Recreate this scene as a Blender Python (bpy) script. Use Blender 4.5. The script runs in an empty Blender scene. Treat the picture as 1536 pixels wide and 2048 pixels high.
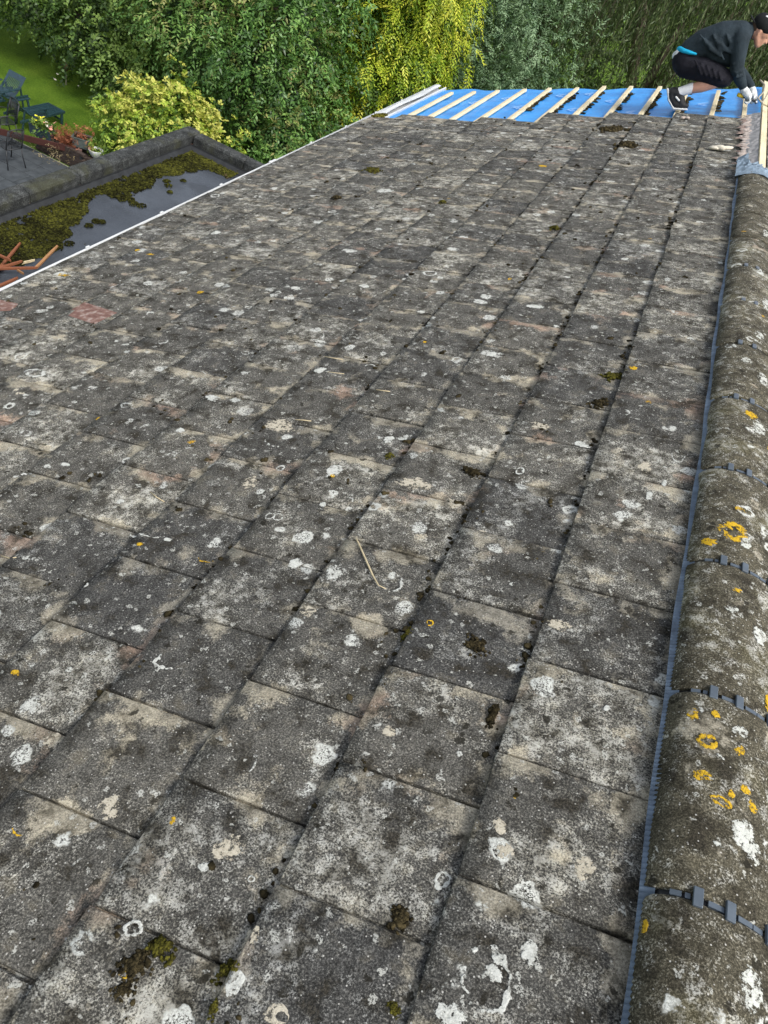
import bpy, bmesh, math, random
import numpy as np
from mathutils import Vector, Matrix, Euler

sc = bpy.context.scene
C = sc.collection
rad = math.radians
random.seed(7)
RNG = np.random.default_rng(7)

# ------------------------------------------------------------------ camera, sky, sun, exposure
HC = 9.5                      # height of the photographer's lens above the garden
FPX = 1518.0                  # focal length in pixels of a 1536 x 2048 picture
RIGHT = Vector((0.87933368, 0.37519204, 0.29326304))
UP = Vector((-0.46784314, 0.56573355, 0.67902014))
FWD = Vector((-0.08885421, 0.73428638, -0.67299959))
cam_d = bpy.data.cameras.new('camera')
cam_d.sensor_fit = 'VERTICAL'
cam_d.sensor_height = 24.0
cam_d.lens = 24.0 * FPX / 2048.0
cam_d.clip_start = 0.05
cam_d.clip_end = 2000.0
cam = bpy.data.objects.new('camera', cam_d)
cm = Matrix((RIGHT, UP, -FWD)).transposed().to_4x4()
cm.translation = (0, 0, HC)
cam.matrix_world = cm
C.objects.link(cam)
sc.camera = cam

SUN_EL, SUN_AZ = 52.0, 118.0  # degrees; azimuth clockwise from +Y (the ridge direction)
world = bpy.data.worlds.new('World')
sc.world = world
world.use_nodes = True
wn = world.node_tree
wn.nodes.clear()
sky = wn.nodes.new('ShaderNodeTexSky')
sky.sky_type = 'NISHITA'
sky.sun_disc = False
sky.sun_elevation = rad(SUN_EL)
sky.sun_rotation = rad(SUN_AZ)
sky.air_density = 1.0
sky.dust_density = 4.0
hs = wn.nodes.new('ShaderNodeHueSaturation')
hs.inputs['Saturation'].default_value = 0.45     # thin high cloud all over
bg = wn.nodes.new('ShaderNodeBackground')
bg.inputs['Strength'].default_value = 0.15
wo = wn.nodes.new('ShaderNodeOutputWorld')
wn.links.new(sky.outputs[0], hs.inputs['Color'])
wn.links.new(hs.outputs[0], bg.inputs[0])
wn.links.new(bg.outputs[0], wo.inputs[0])

sun_d = bpy.data.lights.new('sun', 'SUN')
sun_d.energy = 1.5
sun_d.angle = rad(14)
sun_d.color = (1.0, 0.97, 0.90)
sun = bpy.data.objects.new('sun', sun_d)
sdir = Vector((math.sin(rad(SUN_AZ)) * math.cos(rad(SUN_EL)), math.cos(rad(SUN_AZ)) * math.cos(rad(SUN_EL)), math.sin(rad(SUN_EL))))
sun.rotation_euler = sdir.to_track_quat('Z', 'Y').to_euler()
C.objects.link(sun)

sc.view_settings.view_transform = 'Standard'
sc.view_settings.look = 'None'
sc.view_settings.gamma = 1.0
sc.view_settings.use_curve_mapping = False
sc.view_settings.exposure = 0.75

# ------------------------------------------------------------------ helpers
def ray(px, py):
    return (RIGHT * (px - 768) + UP * (1024 - py) + FWD * FPX).normalized()
def on_z(px, py, z):
    r = ray(px, py); return Vector((0, 0, HC)) + r * ((z - HC) / r.z)
def on_y(px, py, y):
    r = ray(px, py); return Vector((0, 0, HC)) + r * (y / r.y)

TH = rad(22)                  # pitch of the roof
H0 = 1.42                     # lens above the tiles, square to the slope
FOOT = Vector((H0 * math.sin(TH), 0, HC - H0 * math.cos(TH)))
UA = Vector((math.cos(TH), 0, math.sin(TH)))
NA = Vector((-math.sin(TH), 0, math.cos(TH)))
ROOF = Matrix((UA, Vector((0, 1, 0)), NA)).transposed().to_4x4()
ROOF.translation = FOOT       # roof frame: a up the slope, b along the ridge, t off the tiles
def RF(a, b, t=0.0):
    return ROOF @ Vector((a, b, t))
def rf(px, py):
    r = ray(px, py); s = -H0 / NA.dot(r)
    d = Vector((0, 0, HC)) + r * s - FOOT
    return d.dot(UA), d.y

def setp(o, label=None, cat=None, group=None, kind=None):
    if label: o['label'] = label
    if cat: o['category'] = cat
    if group: o['group'] = group
    if kind: o['kind'] = kind
    return o
def adopt(o, parent):
    if parent is not None:
        o.parent = parent
        o.matrix_parent_inverse = parent.matrix_basis.inverted()
def link(name, mesh, mat=None, parent=None, matrix=None):
    o = bpy.data.objects.new(name, mesh)
    if mat is not None and len(mesh.materials) == 0: mesh.materials.append(mat)
    C.objects.link(o)
    if matrix is not None: o.matrix_basis = matrix
    adopt(o, parent)
    return o
def thing(name, label, cat, loc=(0, 0, 0), group=None):
    o = bpy.data.objects.new(name, None)
    o.empty_display_size = 0.2
    o.location = loc
    C.objects.link(o)
    return setp(o, label, cat, group)

class MB:
    def __init__(s): s.v = []; s.f = []
    def add(s, vs, fs):
        n = len(s.v); s.v += [tuple(v) for v in vs]; s.f += [tuple(i + n for i in f) for f in fs]; return s
    def box(s, c, size, rot=None, bev=0.0):
        hx, hy, hz = size[0] / 2, size[1] / 2, size[2] / 2
        m = rot if rot is not None else Matrix.Identity(3)
        c = Vector(c)
        if bev <= 0:
            vs = [c + m @ Vector((x * hx, y * hy, z * hz)) for z in (-1, 1) for x, y in ((-1, -1), (1, -1), (1, 1), (-1, 1))]
            return s.add(vs, [(3, 2, 1, 0), (4, 5, 6, 7), (0, 1, 5, 4), (1, 2, 6, 5), (2, 3, 7, 6), (3, 0, 4, 7)])
        b = bev; lay = []
        for z, i in ((-hz, b), (-hz + b, 0), (hz - b, 0), (hz, b)):
            x, y = hx - i, hy - i
            lay.append([(-x + b, -y), (x - b, -y), (x, -y + b), (x, y - b), (x - b, y), (-x + b, y), (-x, y - b), (-x, -y + b)])
            lay[-1] = [c + m @ Vector((p[0], p[1], z)) for p in lay[-1]]
        vs = [p for l in lay for p in l]
        fs = [tuple(reversed(range(8))), tuple(range(24, 32))]
        for k in range(3):
            for i in range(8):
                j = (i + 1) % 8; fs.append((k * 8 + i, k * 8 + j, k * 8 + 8 + j, k * 8 + 8 + i))
        return s.add(vs, fs)
    def bar(s, p0, p1, w, t, up=(0, 0, 1), bev=0.0):
        p0, p1 = Vector(p0), Vector(p1); d = p1 - p0; x = d.normalized()
        y = Vector(up).cross(x).normalized(); z = x.cross(y)
        return s.box((p0 + p1) / 2, (d.length, w, t), Matrix((x, y, z)).transposed(), bev)
    def tube(s, pts, radii, n=8, cap=True):
        pts = [Vector(p) for p in pts]
        if not hasattr(radii, '__len__'): radii = [radii] * len(pts)
        ref = None; rings = []
        for i, p in enumerate(pts):
            d = (pts[min(i + 1, len(pts) - 1)] - pts[max(i - 1, 0)]).normalized()
            if ref is None: ref = Vector((0, 0, 1)) if abs(d.z) < .9 else Vector((1, 0, 0))
            x = (ref - d * ref.dot(d)).normalized(); y = d.cross(x); ref = x
            rings.append([p + (x * math.cos(2 * math.pi * k / n) + y * math.sin(2 * math.pi * k / n)) * radii[i] for k in range(n)])
        vs = [q for r in rings for q in r]; fs = []
        for i in range(len(pts) - 1):
            for k in range(n):
                j = (k + 1) % n; fs.append((i * n + k, i * n + j, i * n + n + j, i * n + n + k))
        if cap: fs += [tuple(reversed(range(n))), tuple(range(len(vs) - n, len(vs)))]
        return s.add(vs, fs)
    def loft(s, rings, cap=True, closed=True):
        n = len(rings[0]); vs = [q for r in rings for q in r]; fs = []
        for i in range(len(rings) - 1):
            for k in range(n if closed else n - 1):
                j = (k + 1) % n; fs.append((i * n + k, i * n + j, i * n + n + j, i * n + n + k))
        if cap and closed: fs += [tuple(reversed(range(n))), tuple(range(len(vs) - n, len(vs)))]
        return s.add(vs, fs)
    def mesh(s, name, smooth=False):
        m = bpy.data.meshes.new(name); m.from_pydata(s.v, [], s.f); m.update()
        if smooth: m.shade_smooth()
        return m
    def build(s, name, mat, parent=None, smooth=False):
        return link(name, s.mesh(name, smooth), mat, parent)

def np_mesh(name, verts, faces, tint=None, smooth=False):
    """verts (N,3), faces (M,k) arrays"""
    me = bpy.data.meshes.new(name)
    k = faces.shape[1]
    me.vertices.add(len(verts)); me.vertices.foreach_set('co', np.ascontiguousarray(verts, np.float32).ravel())
    me.loops.add(faces.size); me.loops.foreach_set('vertex_index', np.ascontiguousarray(faces, np.int32).ravel())
    me.polygons.add(len(faces)); me.polygons.foreach_set('loop_start', np.arange(0, faces.size, k, dtype=np.int32))
    if tint is not None:
        at = me.attributes.new('tint', 'FLOAT', 'FACE'); at.data.foreach_set('value', np.ascontiguousarray(tint, np.float32))
    me.update(calc_edges=True); me.validate()
    if smooth: me.shade_smooth()
    return me

def ico(sub):
    bm = bmesh.new(); bmesh.ops.create_icosphere(bm, subdivisions=sub, radius=1.0)
    bm.verts.ensure_lookup_table()
    v = np.array([p.co[:] for p in bm.verts]); f = np.array([[q.index for q in t.verts] for t in bm.faces]); bm.free()
    return v, f
ICO1, ICO2 = ico(1), ico(2)

ROOF3 = np.array([UA[:], (0, 1, 0), NA[:]])
def lumps(name, centers, sizes, base, mat, parent=None, jitter=.25, rng=RNG, axes=None, smooth=True):
    """many irregular little lumps in one mesh; sizes (N,3); axes 3x3 orientation"""
    V, F = base; n = len(centers); k = len(V)
    j = 1 + rng.normal(0, jitter, (n, k, 1))
    P = V[None] * j * np.asarray(sizes)[:, None, :]
    ang = rng.uniform(0, 6.28, n); ca, sa = np.cos(ang), np.sin(ang)
    P = np.stack([P[..., 0] * ca[:, None] - P[..., 1] * sa[:, None], P[..., 0] * sa[:, None] + P[..., 1] * ca[:, None], P[..., 2]], -1)
    if axes is not None: P = P @ np.asarray(axes)
    P = P + np.asarray(centers)[:, None, :]
    Fa = (F[None] + (np.arange(n) * k)[:, None, None]).reshape(-1, 3)
    t = np.repeat(rng.uniform(0, 1, n), len(F))
    return link(name, np_mesh(name, P.reshape(-1, 3), Fa, t, smooth), mat, parent)

# ------------------------------------------------------------------ materials
class NT:
    def __init__(s, name, rough=.8, spec=.3):
        s.m = bpy.data.materials.new(name); s.m.use_nodes = True
        s.t = s.m.node_tree; s.t.nodes.clear()
        s.o = s.t.nodes.new('ShaderNodeOutputMaterial'); s.b = s.t.nodes.new('ShaderNodeBsdfPrincipled')
        s.t.links.new(s.b.outputs[0], s.o.inputs[0])
        s.b.inputs['Roughness'].default_value = rough; s.b.inputs['Specular IOR Level'].default_value = spec
    def n(s, typ, **kw):
        q = s.t.nodes.new(typ)
        for k, v in kw.items(): setattr(q, k, v)
        return q
    def put(s, sock, v):
        if isinstance(v, bpy.types.NodeSocket): s.t.links.new(v, sock)
        elif hasattr(v, '__len__') and len(v) == 3 and sock.type == 'RGBA': sock.default_value = (*v, 1)
        else: sock.default_value = v
    def coord(s, kind='Object', obj=None):
        q = s.n('ShaderNodeTexCoord')
        if obj is not None: q.object = obj
        return q.outputs[kind]
    def pos(s): return s.n('ShaderNodeNewGeometry').outputs['Position']
    def noise(s, vec, scale, detail=4, rough=.55, dist=0, col=False):
        q = s.n('ShaderNodeTexNoise'); s.put(q.inputs['Vector'], vec); q.inputs['Scale'].default_value = scale
        q.inputs['Detail'].default_value = detail; q.inputs['Roughness'].default_value = rough; q.inputs['Distortion'].default_value = dist
        return q.outputs['Color' if col else 'Fac']
    def voro(s, vec, scale, feature='F1', rnd=1.0):
        q = s.n('ShaderNodeTexVoronoi'); q.feature = feature; s.put(q.inputs['Vector'], vec); q.inputs['Scale'].default_value = scale
        q.inputs['Randomness'].default_value = rnd
        return q
    def math(s, op, a, b=0.0, c=None, clamp=False):
        q = s.n('ShaderNodeMath', operation=op, use_clamp=clamp); s.put(q.inputs[0], a); s.put(q.inputs[1], b)
        if c is not None: s.put(q.inputs[2], c)
        return q.outputs[0]
    def ss(s, x, lo, hi, a=0.0, b=1.0):
        q = s.n('ShaderNodeMapRange', interpolation_type='SMOOTHSTEP')
        s.put(q.inputs[0], x); s.put(q.inputs[1], lo); s.put(q.inputs[2], hi); s.put(q.inputs[3], a); s.put(q.inputs[4], b)
        return q.outputs[0]
    def vadd(s, a, b, op='ADD'):
        q = s.n('ShaderNodeVectorMath', operation=op); s.put(q.inputs[0], a); s.put(q.inputs[1], b); return q.outputs[0]
    def vscale(s, a, k):
        q = s.n('ShaderNodeVectorMath', operation='SCALE'); s.put(q.inputs[0], a); s.put(q.inputs['Scale'], k); return q.outputs[0]
    def sep(s, v):
        q = s.n('ShaderNodeSeparateXYZ'); s.put(q.inputs[0], v); return q.outputs
    def sepc(s, v):
        q = s.n('ShaderNodeSeparateColor'); s.put(q.inputs[0], v); return q.outputs
    def mapv(s, v, scale=(1, 1, 1), rot=(0, 0, 0), loc=(0, 0, 0)):
        q = s.n('ShaderNodeMapping'); s.put(q.inputs[0], v); q.inputs['Location'].default_value = loc
        q.inputs['Rotation'].default_value = rot; q.inputs['Scale'].default_value = scale; return q.outputs[0]
    def mix(s, f, a, b, typ='MIX'):
        q = s.n('ShaderNodeMix', data_type='RGBA', blend_type=typ); q.clamp_factor = True
        s.put(q.inputs[0], f); s.put(q.inputs[6], a); s.put(q.inputs[7], b); return q.outputs[2]
    def ramp(s, f, stops):
        q = s.n('ShaderNodeValToRGB'); s.put(q.inputs[0], f)
        el = q.color_ramp.elements
        while len(el) < len(stops): el.new(.5)
        for e, (p, c) in zip(el, stops): e.position = p; e.color = (*c, 1)
        return q.outputs[0]
    def col(s, v): s.put(s.b.inputs['Base Color'], v); return s
    def bump(s, h, dist=.002, strength=1.0):
        q = s.n('ShaderNodeBump'); q.inputs['Strength'].default_value = strength; q.inputs['Distance'].default_value = dist
        s.put(q.inputs['Height'], h); s.t.links.new(q.outputs[0], s.b.inputs['Normal']); return s
    def attr(s, name): return s.n('ShaderNodeAttribute', attribute_name=name).outputs['Fac']
    def rnd(s): return s.n('ShaderNodeObjectInfo').outputs['Random']

def plain(name, c, rough=.6, spec=.3, var=.25, scale=12.0, bump=0.0, metal=0.0):
    m = NT(name, rough, spec); p = m.coord()
    f = m.noise(p, scale, 5, .6)
    dk = tuple(x * (1 - var) for x in c); lt = tuple(min(1, x * (1 + var)) for x in c)
    m.col(m.ramp(f, [(.3, dk), (.7, lt)]))
    m.b.inputs['Metallic'].default_value = metal
    if bump: m.bump(m.noise(p, scale * 6, 4), bump)
    return m.m


def roof_coord(m):
    """position in the roof's own axes (a, b, t) in metres"""
    p = m.pos()
    q = m.n('ShaderNodeVectorRotate', rotation_type='Y_AXIS')
    m.put(q.inputs['Vector'], m.vadd(p, tuple(-x for x in FOOT)))
    q.inputs['Angle'].default_value = TH
    return q.outputs[0]

def concrete(name, ridge=False):
    """weathered, lichen-covered concrete roof tile"""
    m = NT(name, .92, .12)
    P = m.pos() if ridge else roof_coord(m)
    rnd = m.rnd()
    off = m.n('ShaderNodeCombineXYZ'); m.put(off.inputs[2], m.math('MULTIPLY', rnd, 37.0))
    Pt = m.vadd(P, off.outputs[0])                      # differs from tile to tile
    W = m.vadd(P, m.vscale(m.vadd(m.noise(P, 26, 3, .65, col=True), (-.5, -.5, -.5)), .045))   # wobbly edges
    fine = m.noise(P, 235, 3, .82)                      # sandy grain, a few millimetres
    mid = m.noise(P, 34, 4, .68)                        # crust blotches, some centimetres
    low = m.noise(Pt, 5.2, 3, .55)                      # whole-tile weathering
    fs = m.math('SUBTRACT', fine, .5)
    dens = m.math('ADD', m.math('MULTIPLY', m.math('SUBTRACT', mid, .5), .85), m.math('MULTIPLY', m.math('SUBTRACT', low, .5), .95))
    if not ridge: dens = m.math('ADD', dens, m.math('MULTIPLY', m.math('SUBTRACT', rnd, .55), .20))
    # dark crust
    if ridge: c = m.ramp(fine, [(.34, (.026, .024, .017)), (.5, (.068, .062, .044)), (.66, (.16, .146, .108))])
    else: c = m.ramp(fine, [(.33, (.019, .0187, .0172)), (.5, (.071, .0700, .0645)), (.67, (.208, .203, .184))])
    # pale bloom breaking through it grain by grain
    pale = m.ss(m.math('ADD', m.math('MULTIPLY', fs, 1.25), dens), .02, .29)
    c = m.mix(m.math('MULTIPLY', pale, .80), c, m.mix(m.ss(mid, .42, .62), (.33, .32, .272) if not ridge else (.31, .29, .215), (.47, .47, .43)))
    # bare sandy concrete, mostly by the joints
    sn = m.noise(W, 8.0, 4, .6)
    sand = m.ss(sn, .615, .70)
    if not ridge:
        L = m.sep(m.coord('Object'))
        e1 = m.ss(L[1], .205, .285)                     # side overlapped by its neighbour
        e2 = m.ss(L[0], .235, .315)                     # just under the course above
        e3 = m.ss(L[1], .045, .0)
        e4 = m.ss(L[0], .035, .0)
        eb = m.math('MAXIMUM', m.math('MAXIMUM', e1, m.math('MULTIPLY', e2, .8)), m.math('MAXIMUM', m.math('MULTIPLY', e3, .45), m.math('MULTIPLY', e4, .5)))
        sand = m.ss(m.math('ADD', m.math('ADD', sn, m.math('MULTIPLY', fs, .16)), m.math('MULTIPLY', eb, .17)), .595, .73)
    pink = m.noise(P, 3.4, 2)
    sandc = m.mix(m.ss(pink, .52, .68), (.38, .352, .28), (.34, .25, .195))
    sandc = m.mix(1.0, sandc, m.ramp(fine, [(.34, (.45, .44, .42)), (.52, (1, 1, 1)), (.68, (1.4, 1.38, 1.34))]), 'MULTIPLY')
    c = m.mix(m.math('MULTIPLY', sand, .80), c, sandc)
    if not ridge: c = m.mix(1.0, c, m.ramp(m.math('FRACT', m.math('MULTIPLY', rnd, 17.3)), [(0, (.74, .75, .78)), (.5, (1, .99, .97)), (1, (1.22, 1.20, 1.16))]), 'MULTIPLY')
    # soot-dark and mossy-brown stains
    st = m.noise(W, 14, 4, .66)
    c = m.mix(1.0, c, m.ramp(st, [(.34, (1.34, 1.32, 1.27)), (.47, (1, 1, 1)), (.58, (.68, .67, .65))]), 'MULTIPLY')
    c = m.mix(m.math('MULTIPLY', m.ss(m.math('ADD', st, m.math('MULTIPLY', fs, .12)), .565, .67), .85), c, m.mix(m.ss(fs, -.1, .12), (.014, .013, .010), (.050, .044, .032)))
    if ridge: c = m.mix(m.math('MULTIPLY', m.ss(low, .52, .72), .35), c, (.095, .085, .035))
    else: c = m.mix(m.math('MULTIPLY', m.ss(m.math('SUBTRACT', 1.0, st), .58, .72), .30), c, (.105, .088, .055))
    gv = m.voro(P, 120); gr = m.sepc(gv.outputs['Color'])[0]
    grain = m.math('MULTIPLY', m.ss(gv.outputs['Distance'], .26, .14), m.ss(gr, .80, .84))
    c = m.mix(m.math('MULTIPLY', grain, .75), c, (.56, .55, .51))
    # lichen: small pale specks, then discs and broken rings
    l1 = m.voro(W, 40); r1 = m.sepc(l1.outputs['Color'])
    sp = m.math('MULTIPLY', m.ss(m.math('SUBTRACT', l1.outputs['Distance'], m.math('MULTIPLY', r1[1], .30)), .10, .02), m.ss(m.math('ADD', r1[0], m.math('MULTIPLY', m.math('SUBTRACT', pink, .5), .9)), .60, .64))
    sp = m.math('MULTIPLY', sp, m.ss(fine, .42, .54))
    dk = m.math('MULTIPLY', m.ss(m.math('ADD', m.math('SUBTRACT', l1.outputs['Distance'], m.math('MULTIPLY', r1[1], .35)), m.math('MULTIPLY', fs, .5)), .16, -.02), m.ss(r1[0], .15, .10))
    c = m.mix(m.math('MULTIPLY', dk, .85), c, (.018, .0165, .012))
    c = m.mix(m.math('MULTIPLY', sp, .75), c, (.50, .505, .46))
    l2 = m.voro(W, 12.0); r2 = m.sepc(l2.outputs['Color']); d2 = l2.outputs['Distance']
    R2 = m.math('ADD', .09, m.math('MULTIPLY', r2[1], .26))
    d2 = m.math('ADD', d2, m.math('MULTIPLY', fs, .22))
    rim = m.ss(m.math('ABSOLUTE', m.math('SUBTRACT', d2, R2)), .075, .025)
    arc = m.ss(m.math('ADD', low, m.math('MULTIPLY', m.math('SUBTRACT', mid, .5), .8)), .46, .53)
    disc = m.math('MULTIPLY', m.ss(m.math('SUBTRACT', d2, R2), .05, -.05), m.ss(m.math('ADD', fine, m.math('MULTIPLY', mid, .4)), .62, .74))
    disc = m.math('MULTIPLY', disc, m.ss(r2[2], .62, .67))
    ring = m.math('MAXIMUM', m.math('MULTIPLY', rim, arc), disc)
    ring = m.math('MULTIPLY', ring, m.ss(r2[0], .77, .80))
    c = m.mix(m.math('MULTIPLY', ring, .92), c, m.mix(m.ss(fine, .4, .58), (.38, .385, .35), (.64, .655, .61)))
    # yellow lichen
    l3 = m.voro(W, 9.0); r3 = m.sepc(l3.outputs['Color'])
    yl = m.math('MULTIPLY', m.ss(l3.outputs['Distance'], .15, .08), m.ss(r3[0], .992 if not ridge else .93, .995 if not ridge else .94))
    c = m.mix(m.math('MULTIPLY', yl, m.ss(fine, .44, .52)), c, (.50, .30, .02))
    m.col(c)
    m.bump(m.math('ADD', m.math('MULTIPLY', fine, .8), m.math('MULTIPLY', mid, 1.3)), .0028, .9)
    return m.m

M_TILE = concrete('weathered_concrete_tile')
M_RIDGE = concrete('weathered_ridge_tile', True)
M_BLUEPL = plain('slate_blue_plastic', (.095, .13, .18), .5, .35, .42, 26)
M_CLIP = plain('grey_plastic', (.075, .095, .118), .4, .4, .15, 30)
M_BLACK = plain('dark_plastic', (.022, .024, .027), .5, .3, .2, 30)

# ------------------------------------------------------------------ more materials
def timber(name, c, axis=1, dark=.55, stretch=.06):
    m = NT(name, .75, .2); p = m.coord()
    sc3 = [1, 1, 1]; sc3[axis] = stretch
    g = m.noise(m.mapv(p, tuple(sc3)), 90, 4, .6)
    b = m.noise(p, 3.5, 3)
    k = m.math('ADD', m.math('MULTIPLY', g, .6), m.math('MULTIPLY', b, .4))
    m.col(m.ramp(k, [(.3, tuple(x * dark for x in c)), (.55, c), (.75, tuple(min(1, x * 1.2) for x in c))]))
    m.bump(g, .001)
    return m.m
M_BATTEN = timber('new_sawn_batten', (.68, .585, .385), 1, .62)
M_OLDWOOD = timber('old_red_batten', (.23, .085, .042), 0)
M_OLDWOOD2 = timber('old_orange_batten', (.38, .20, .09), 0)
M_BROWN = timber('brown_stained_rail', (.055, .021, .017), 0)

def underlay_mat():
    m = NT('blue_roofing_membrane', .42, .45); p = roof_coord(m)
    w = m.noise(p, 3.0, 4, .6)
    c = m.ramp(w, [(.3, (.012, .19, .55)), (.6, (.025, .30, .76))])
    dust = m.ss(m.noise(m.mapv(p, (1, .25, 1)), 14, 5, .7), .56, .74)
    c = m.mix(m.math('MULTIPLY', dust, .30), c, (.25, .42, .68))
    # woven print lines
    s = m.sep(p)
    fr = m.math('FRACT', m.math('MULTIPLY', s[0], 9.0))
    c = m.mix(m.math('MULTIPLY', m.ss(m.math('ABSOLUTE', m.math('SUBTRACT', fr, .5)), .03, .015), .25), c, (.12, .36, .75))
    m.col(c)
    m.bump(m.noise(p, 9, 4, .6), .02, .7)
    return m.m
M_UNDER = underlay_mat()
M_PRINT = plain('pale_blue_print', (.36, .55, .82), .5, .3, .1)
M_WHITE = plain('white_plastic', (.52, .54, .55), .35, .4, .08, 4)
M_SILVER = plain('crumpled_grey_blue_foil', (.17, .23, .29), .5, .4, .35, 18, .004)
M_MORTAR = plain('pale_mortar', (.42, .36, .32), .95, .1, .35, 25, .004)
M_PINK = plain('old_pink_mortar', (.29, .22, .19), .95, .1, .35, 25, .004)
def moss_mat(name, c0, c1, c2):
    m = NT(name, .95, .05); p = m.pos()
    k = m.math('ADD', m.math('ADD', m.math('MULTIPLY', m.noise(p, 60, 4, .7), .7), m.math('MULTIPLY', m.attr('tint'), .30)), m.math('MULTIPLY', m.math('SUBTRACT', m.noise(p, 2.2, 3), .5), .7))
    m.col(m.ramp(k, [(.32, c0), (.5, c1), (.72, c2)]))
    m.bump(m.noise(p, 240, 3, .7), .006)
    return m.m
M_MOSSD = moss_mat('dry_dark_moss', (.012, .010, .006), (.034, .028, .015), (.085, .068, .034))
M_MOSSG = moss_mat('green_brown_moss', (.020, .018, .006), (.062, .058, .012), (.15, .14, .025))
M_MOSSF = moss_mat('olive_roof_moss', (.008, .008, .003), (.028, .029, .007), (.080, .082, .015))

# ------------------------------------------------------------------ the house and its tiled roof
WT, GA = 0.2945, 0.3162           # cover width along the ridge, gauge up the slope
A0 = -0.2335                      # lower edge of the top course
NC = 12
TT = 0.020                        # a tile's lower edge stands this far over the course below
EDGE_B = {0: 8.78, 1: 8.90, 2: 8.62, 3: 8.72, 4: 8.66, 5: 8.66, 6: 8.42, 7: 8.46, 8: 8.44, 9: 8.60, 10: 8.56, 11: 8.58}
house = thing('house', 'dark lichen-covered tiled roof slope running away from the camera, half stripped at far end', 'house', (0.76, 4, 0))

def tile_mesh(i):
    r = random.Random(100 + i)
    L = GA + .055
    W = WT - r.uniform(.004, .006)
    xs = [0, .004, .06, .13, .20, .27, L - .004, L]; ys = [0, .0035, .07, .147, .22, W - .0035, W]
    nx, ny = len(xs), len(ys)
    P = {}
    vs = []
    for a, x in enumerate(xs):
        for b, y in enumerate(ys):
            e = a in (0, nx - 1) or b in (0, ny - 1)
            z = -TT * x / GA + (r.gauss(0, .0008) if not e else -.0028)
            dx = r.uniform(-.0016, .0035) if a == 0 and 0 < b < ny - 1 else 0
            dy = r.uniform(0, .0018) if b == 0 else (-r.uniform(0, .0018) if b == ny - 1 else 0)
            if a == 0 and b in (0, ny - 1): dx = r.choice([.001, .002, .003, .006, .010])
            P[a, b] = len(vs); vs.append((x + dx, y + dy, z))
    fs = [(P[a, b], P[a + 1, b], P[a + 1, b + 1], P[a, b + 1]) for a in range(nx - 1) for b in range(ny - 1)]
    rim = [P[a, 0] for a in range(nx)] + [P[nx - 1, b] for b in range(1, ny)] + [P[a, ny - 1] for a in range(nx - 2, -1, -1)] + [P[0, b] for b in range(ny - 2, 0, -1)]
    lo = []
    for k in rim:
        v = vs[k]; lo.append(len(vs)); vs.append((v[0], v[1], v[2] - .0125))
    for i2 in range(len(rim)):
        j = (i2 + 1) % len(rim)
        fs.append((rim[j], rim[i2], lo[i2], lo[j]))
    fs.append(tuple(lo))
    q0 = len(vs); vs += [(.006, W - .006, -.0155), (.006, W + .024, -.0155), (L, W + .024, -TT * L / GA - .0155), (L, W - .006, -TT * L / GA - .0155)]
    fs.append((q0, q0 + 3, q0 + 2, q0 + 1))
    me = bpy.data.meshes.new('roof_tile'); me.from_pydata(vs, [], fs); me.update()
    me.materials.append(M_TILE)
    sm = [True] * ((nx - 1) * (ny - 1)) + [False] * (len(fs) - (nx - 1) * (ny - 1))
    me.polygons.foreach_set('use_smooth', sm)
    return me
TILES = [tile_mesh(i) for i in range(10)]

def proj(P):
    d = P - Vector((0, 0, HC)); z = d.dot(FWD)
    if z < .1: return None
    return 768 + FPX * d.dot(RIGHT) / z, 1024 - FPX * d.dot(UP) / z
cand = []
rr = random.Random(5)
for k in range(NC):
    a = A0 - k * GA
    shift = (.726 if k % 2 == 0 else .581) + rr.uniform(-.012, .012)
    j = -12
    while True:
        b = shift + j * WT
        if b > EDGE_B[k] - .12: break
        ctr = RF(a + GA / 2, b + WT / 2)
        q = proj(ctr)
        area = -1
        if q and -60 < q[0] < 1600 and -60 < q[1] < 2140:
            area = 1 / (ctr - Vector((0, 0, HC))).length ** 3
        M = ROOF @ Matrix.Translation((a + rr.uniform(-.004, .004), b, rr.uniform(-.0012, .0018))) @ Euler((rad(rr.gauss(0, .42)), rad(rr.gauss(0, .28)), rad(rr.gauss(0, .36)))).to_matrix().to_4x4()
        cand.append((area, k, j, M, rr.randrange(10)))
        j += 1
cand.sort(key=lambda c: -c[0])
rest = MB()
for i, (area, k, j, M, v) in enumerate(cand):
    if i < 300 and area > 0:
        link('roof_tile', TILES[v], None, house, M)
    elif RF(0, 0).y - 1.2 < M.translation.y:
        me = TILES[v]
        rest.add([M @ p.co for p in me.vertices], [tuple(p.vertices) for p in me.polygons])
if rest.v:
    setp(rest.build('roof_tiles', M_TILE, house), kind='stuff')

# the other slope, mostly hidden beyond the ridge
AX = FOOT.x + .095 * math.cos(TH) + .14          # ridge line
base_z = RF(.095, 0, .004).z
mb = MB()
for k in range(12):
    for j in range(-4, 30):
        x0 = AX + .05 + k * GA * math.cos(TH); z0 = base_z + .045 - (.05 + k * GA * math.cos(TH)) * math.tan(TH)
        R3 = Matrix.Rotation(TH + .05, 3, 'Y')
        mb.box((x0 + GA / 2, .1 + j * WT + (k % 2) * WT / 2, z0 - GA / 2 * math.sin(TH)), (GA + .04, WT - .005, .014), R3)
setp(mb.build('far_slope_tiles', M_TILE, house), kind='stuff')

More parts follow.
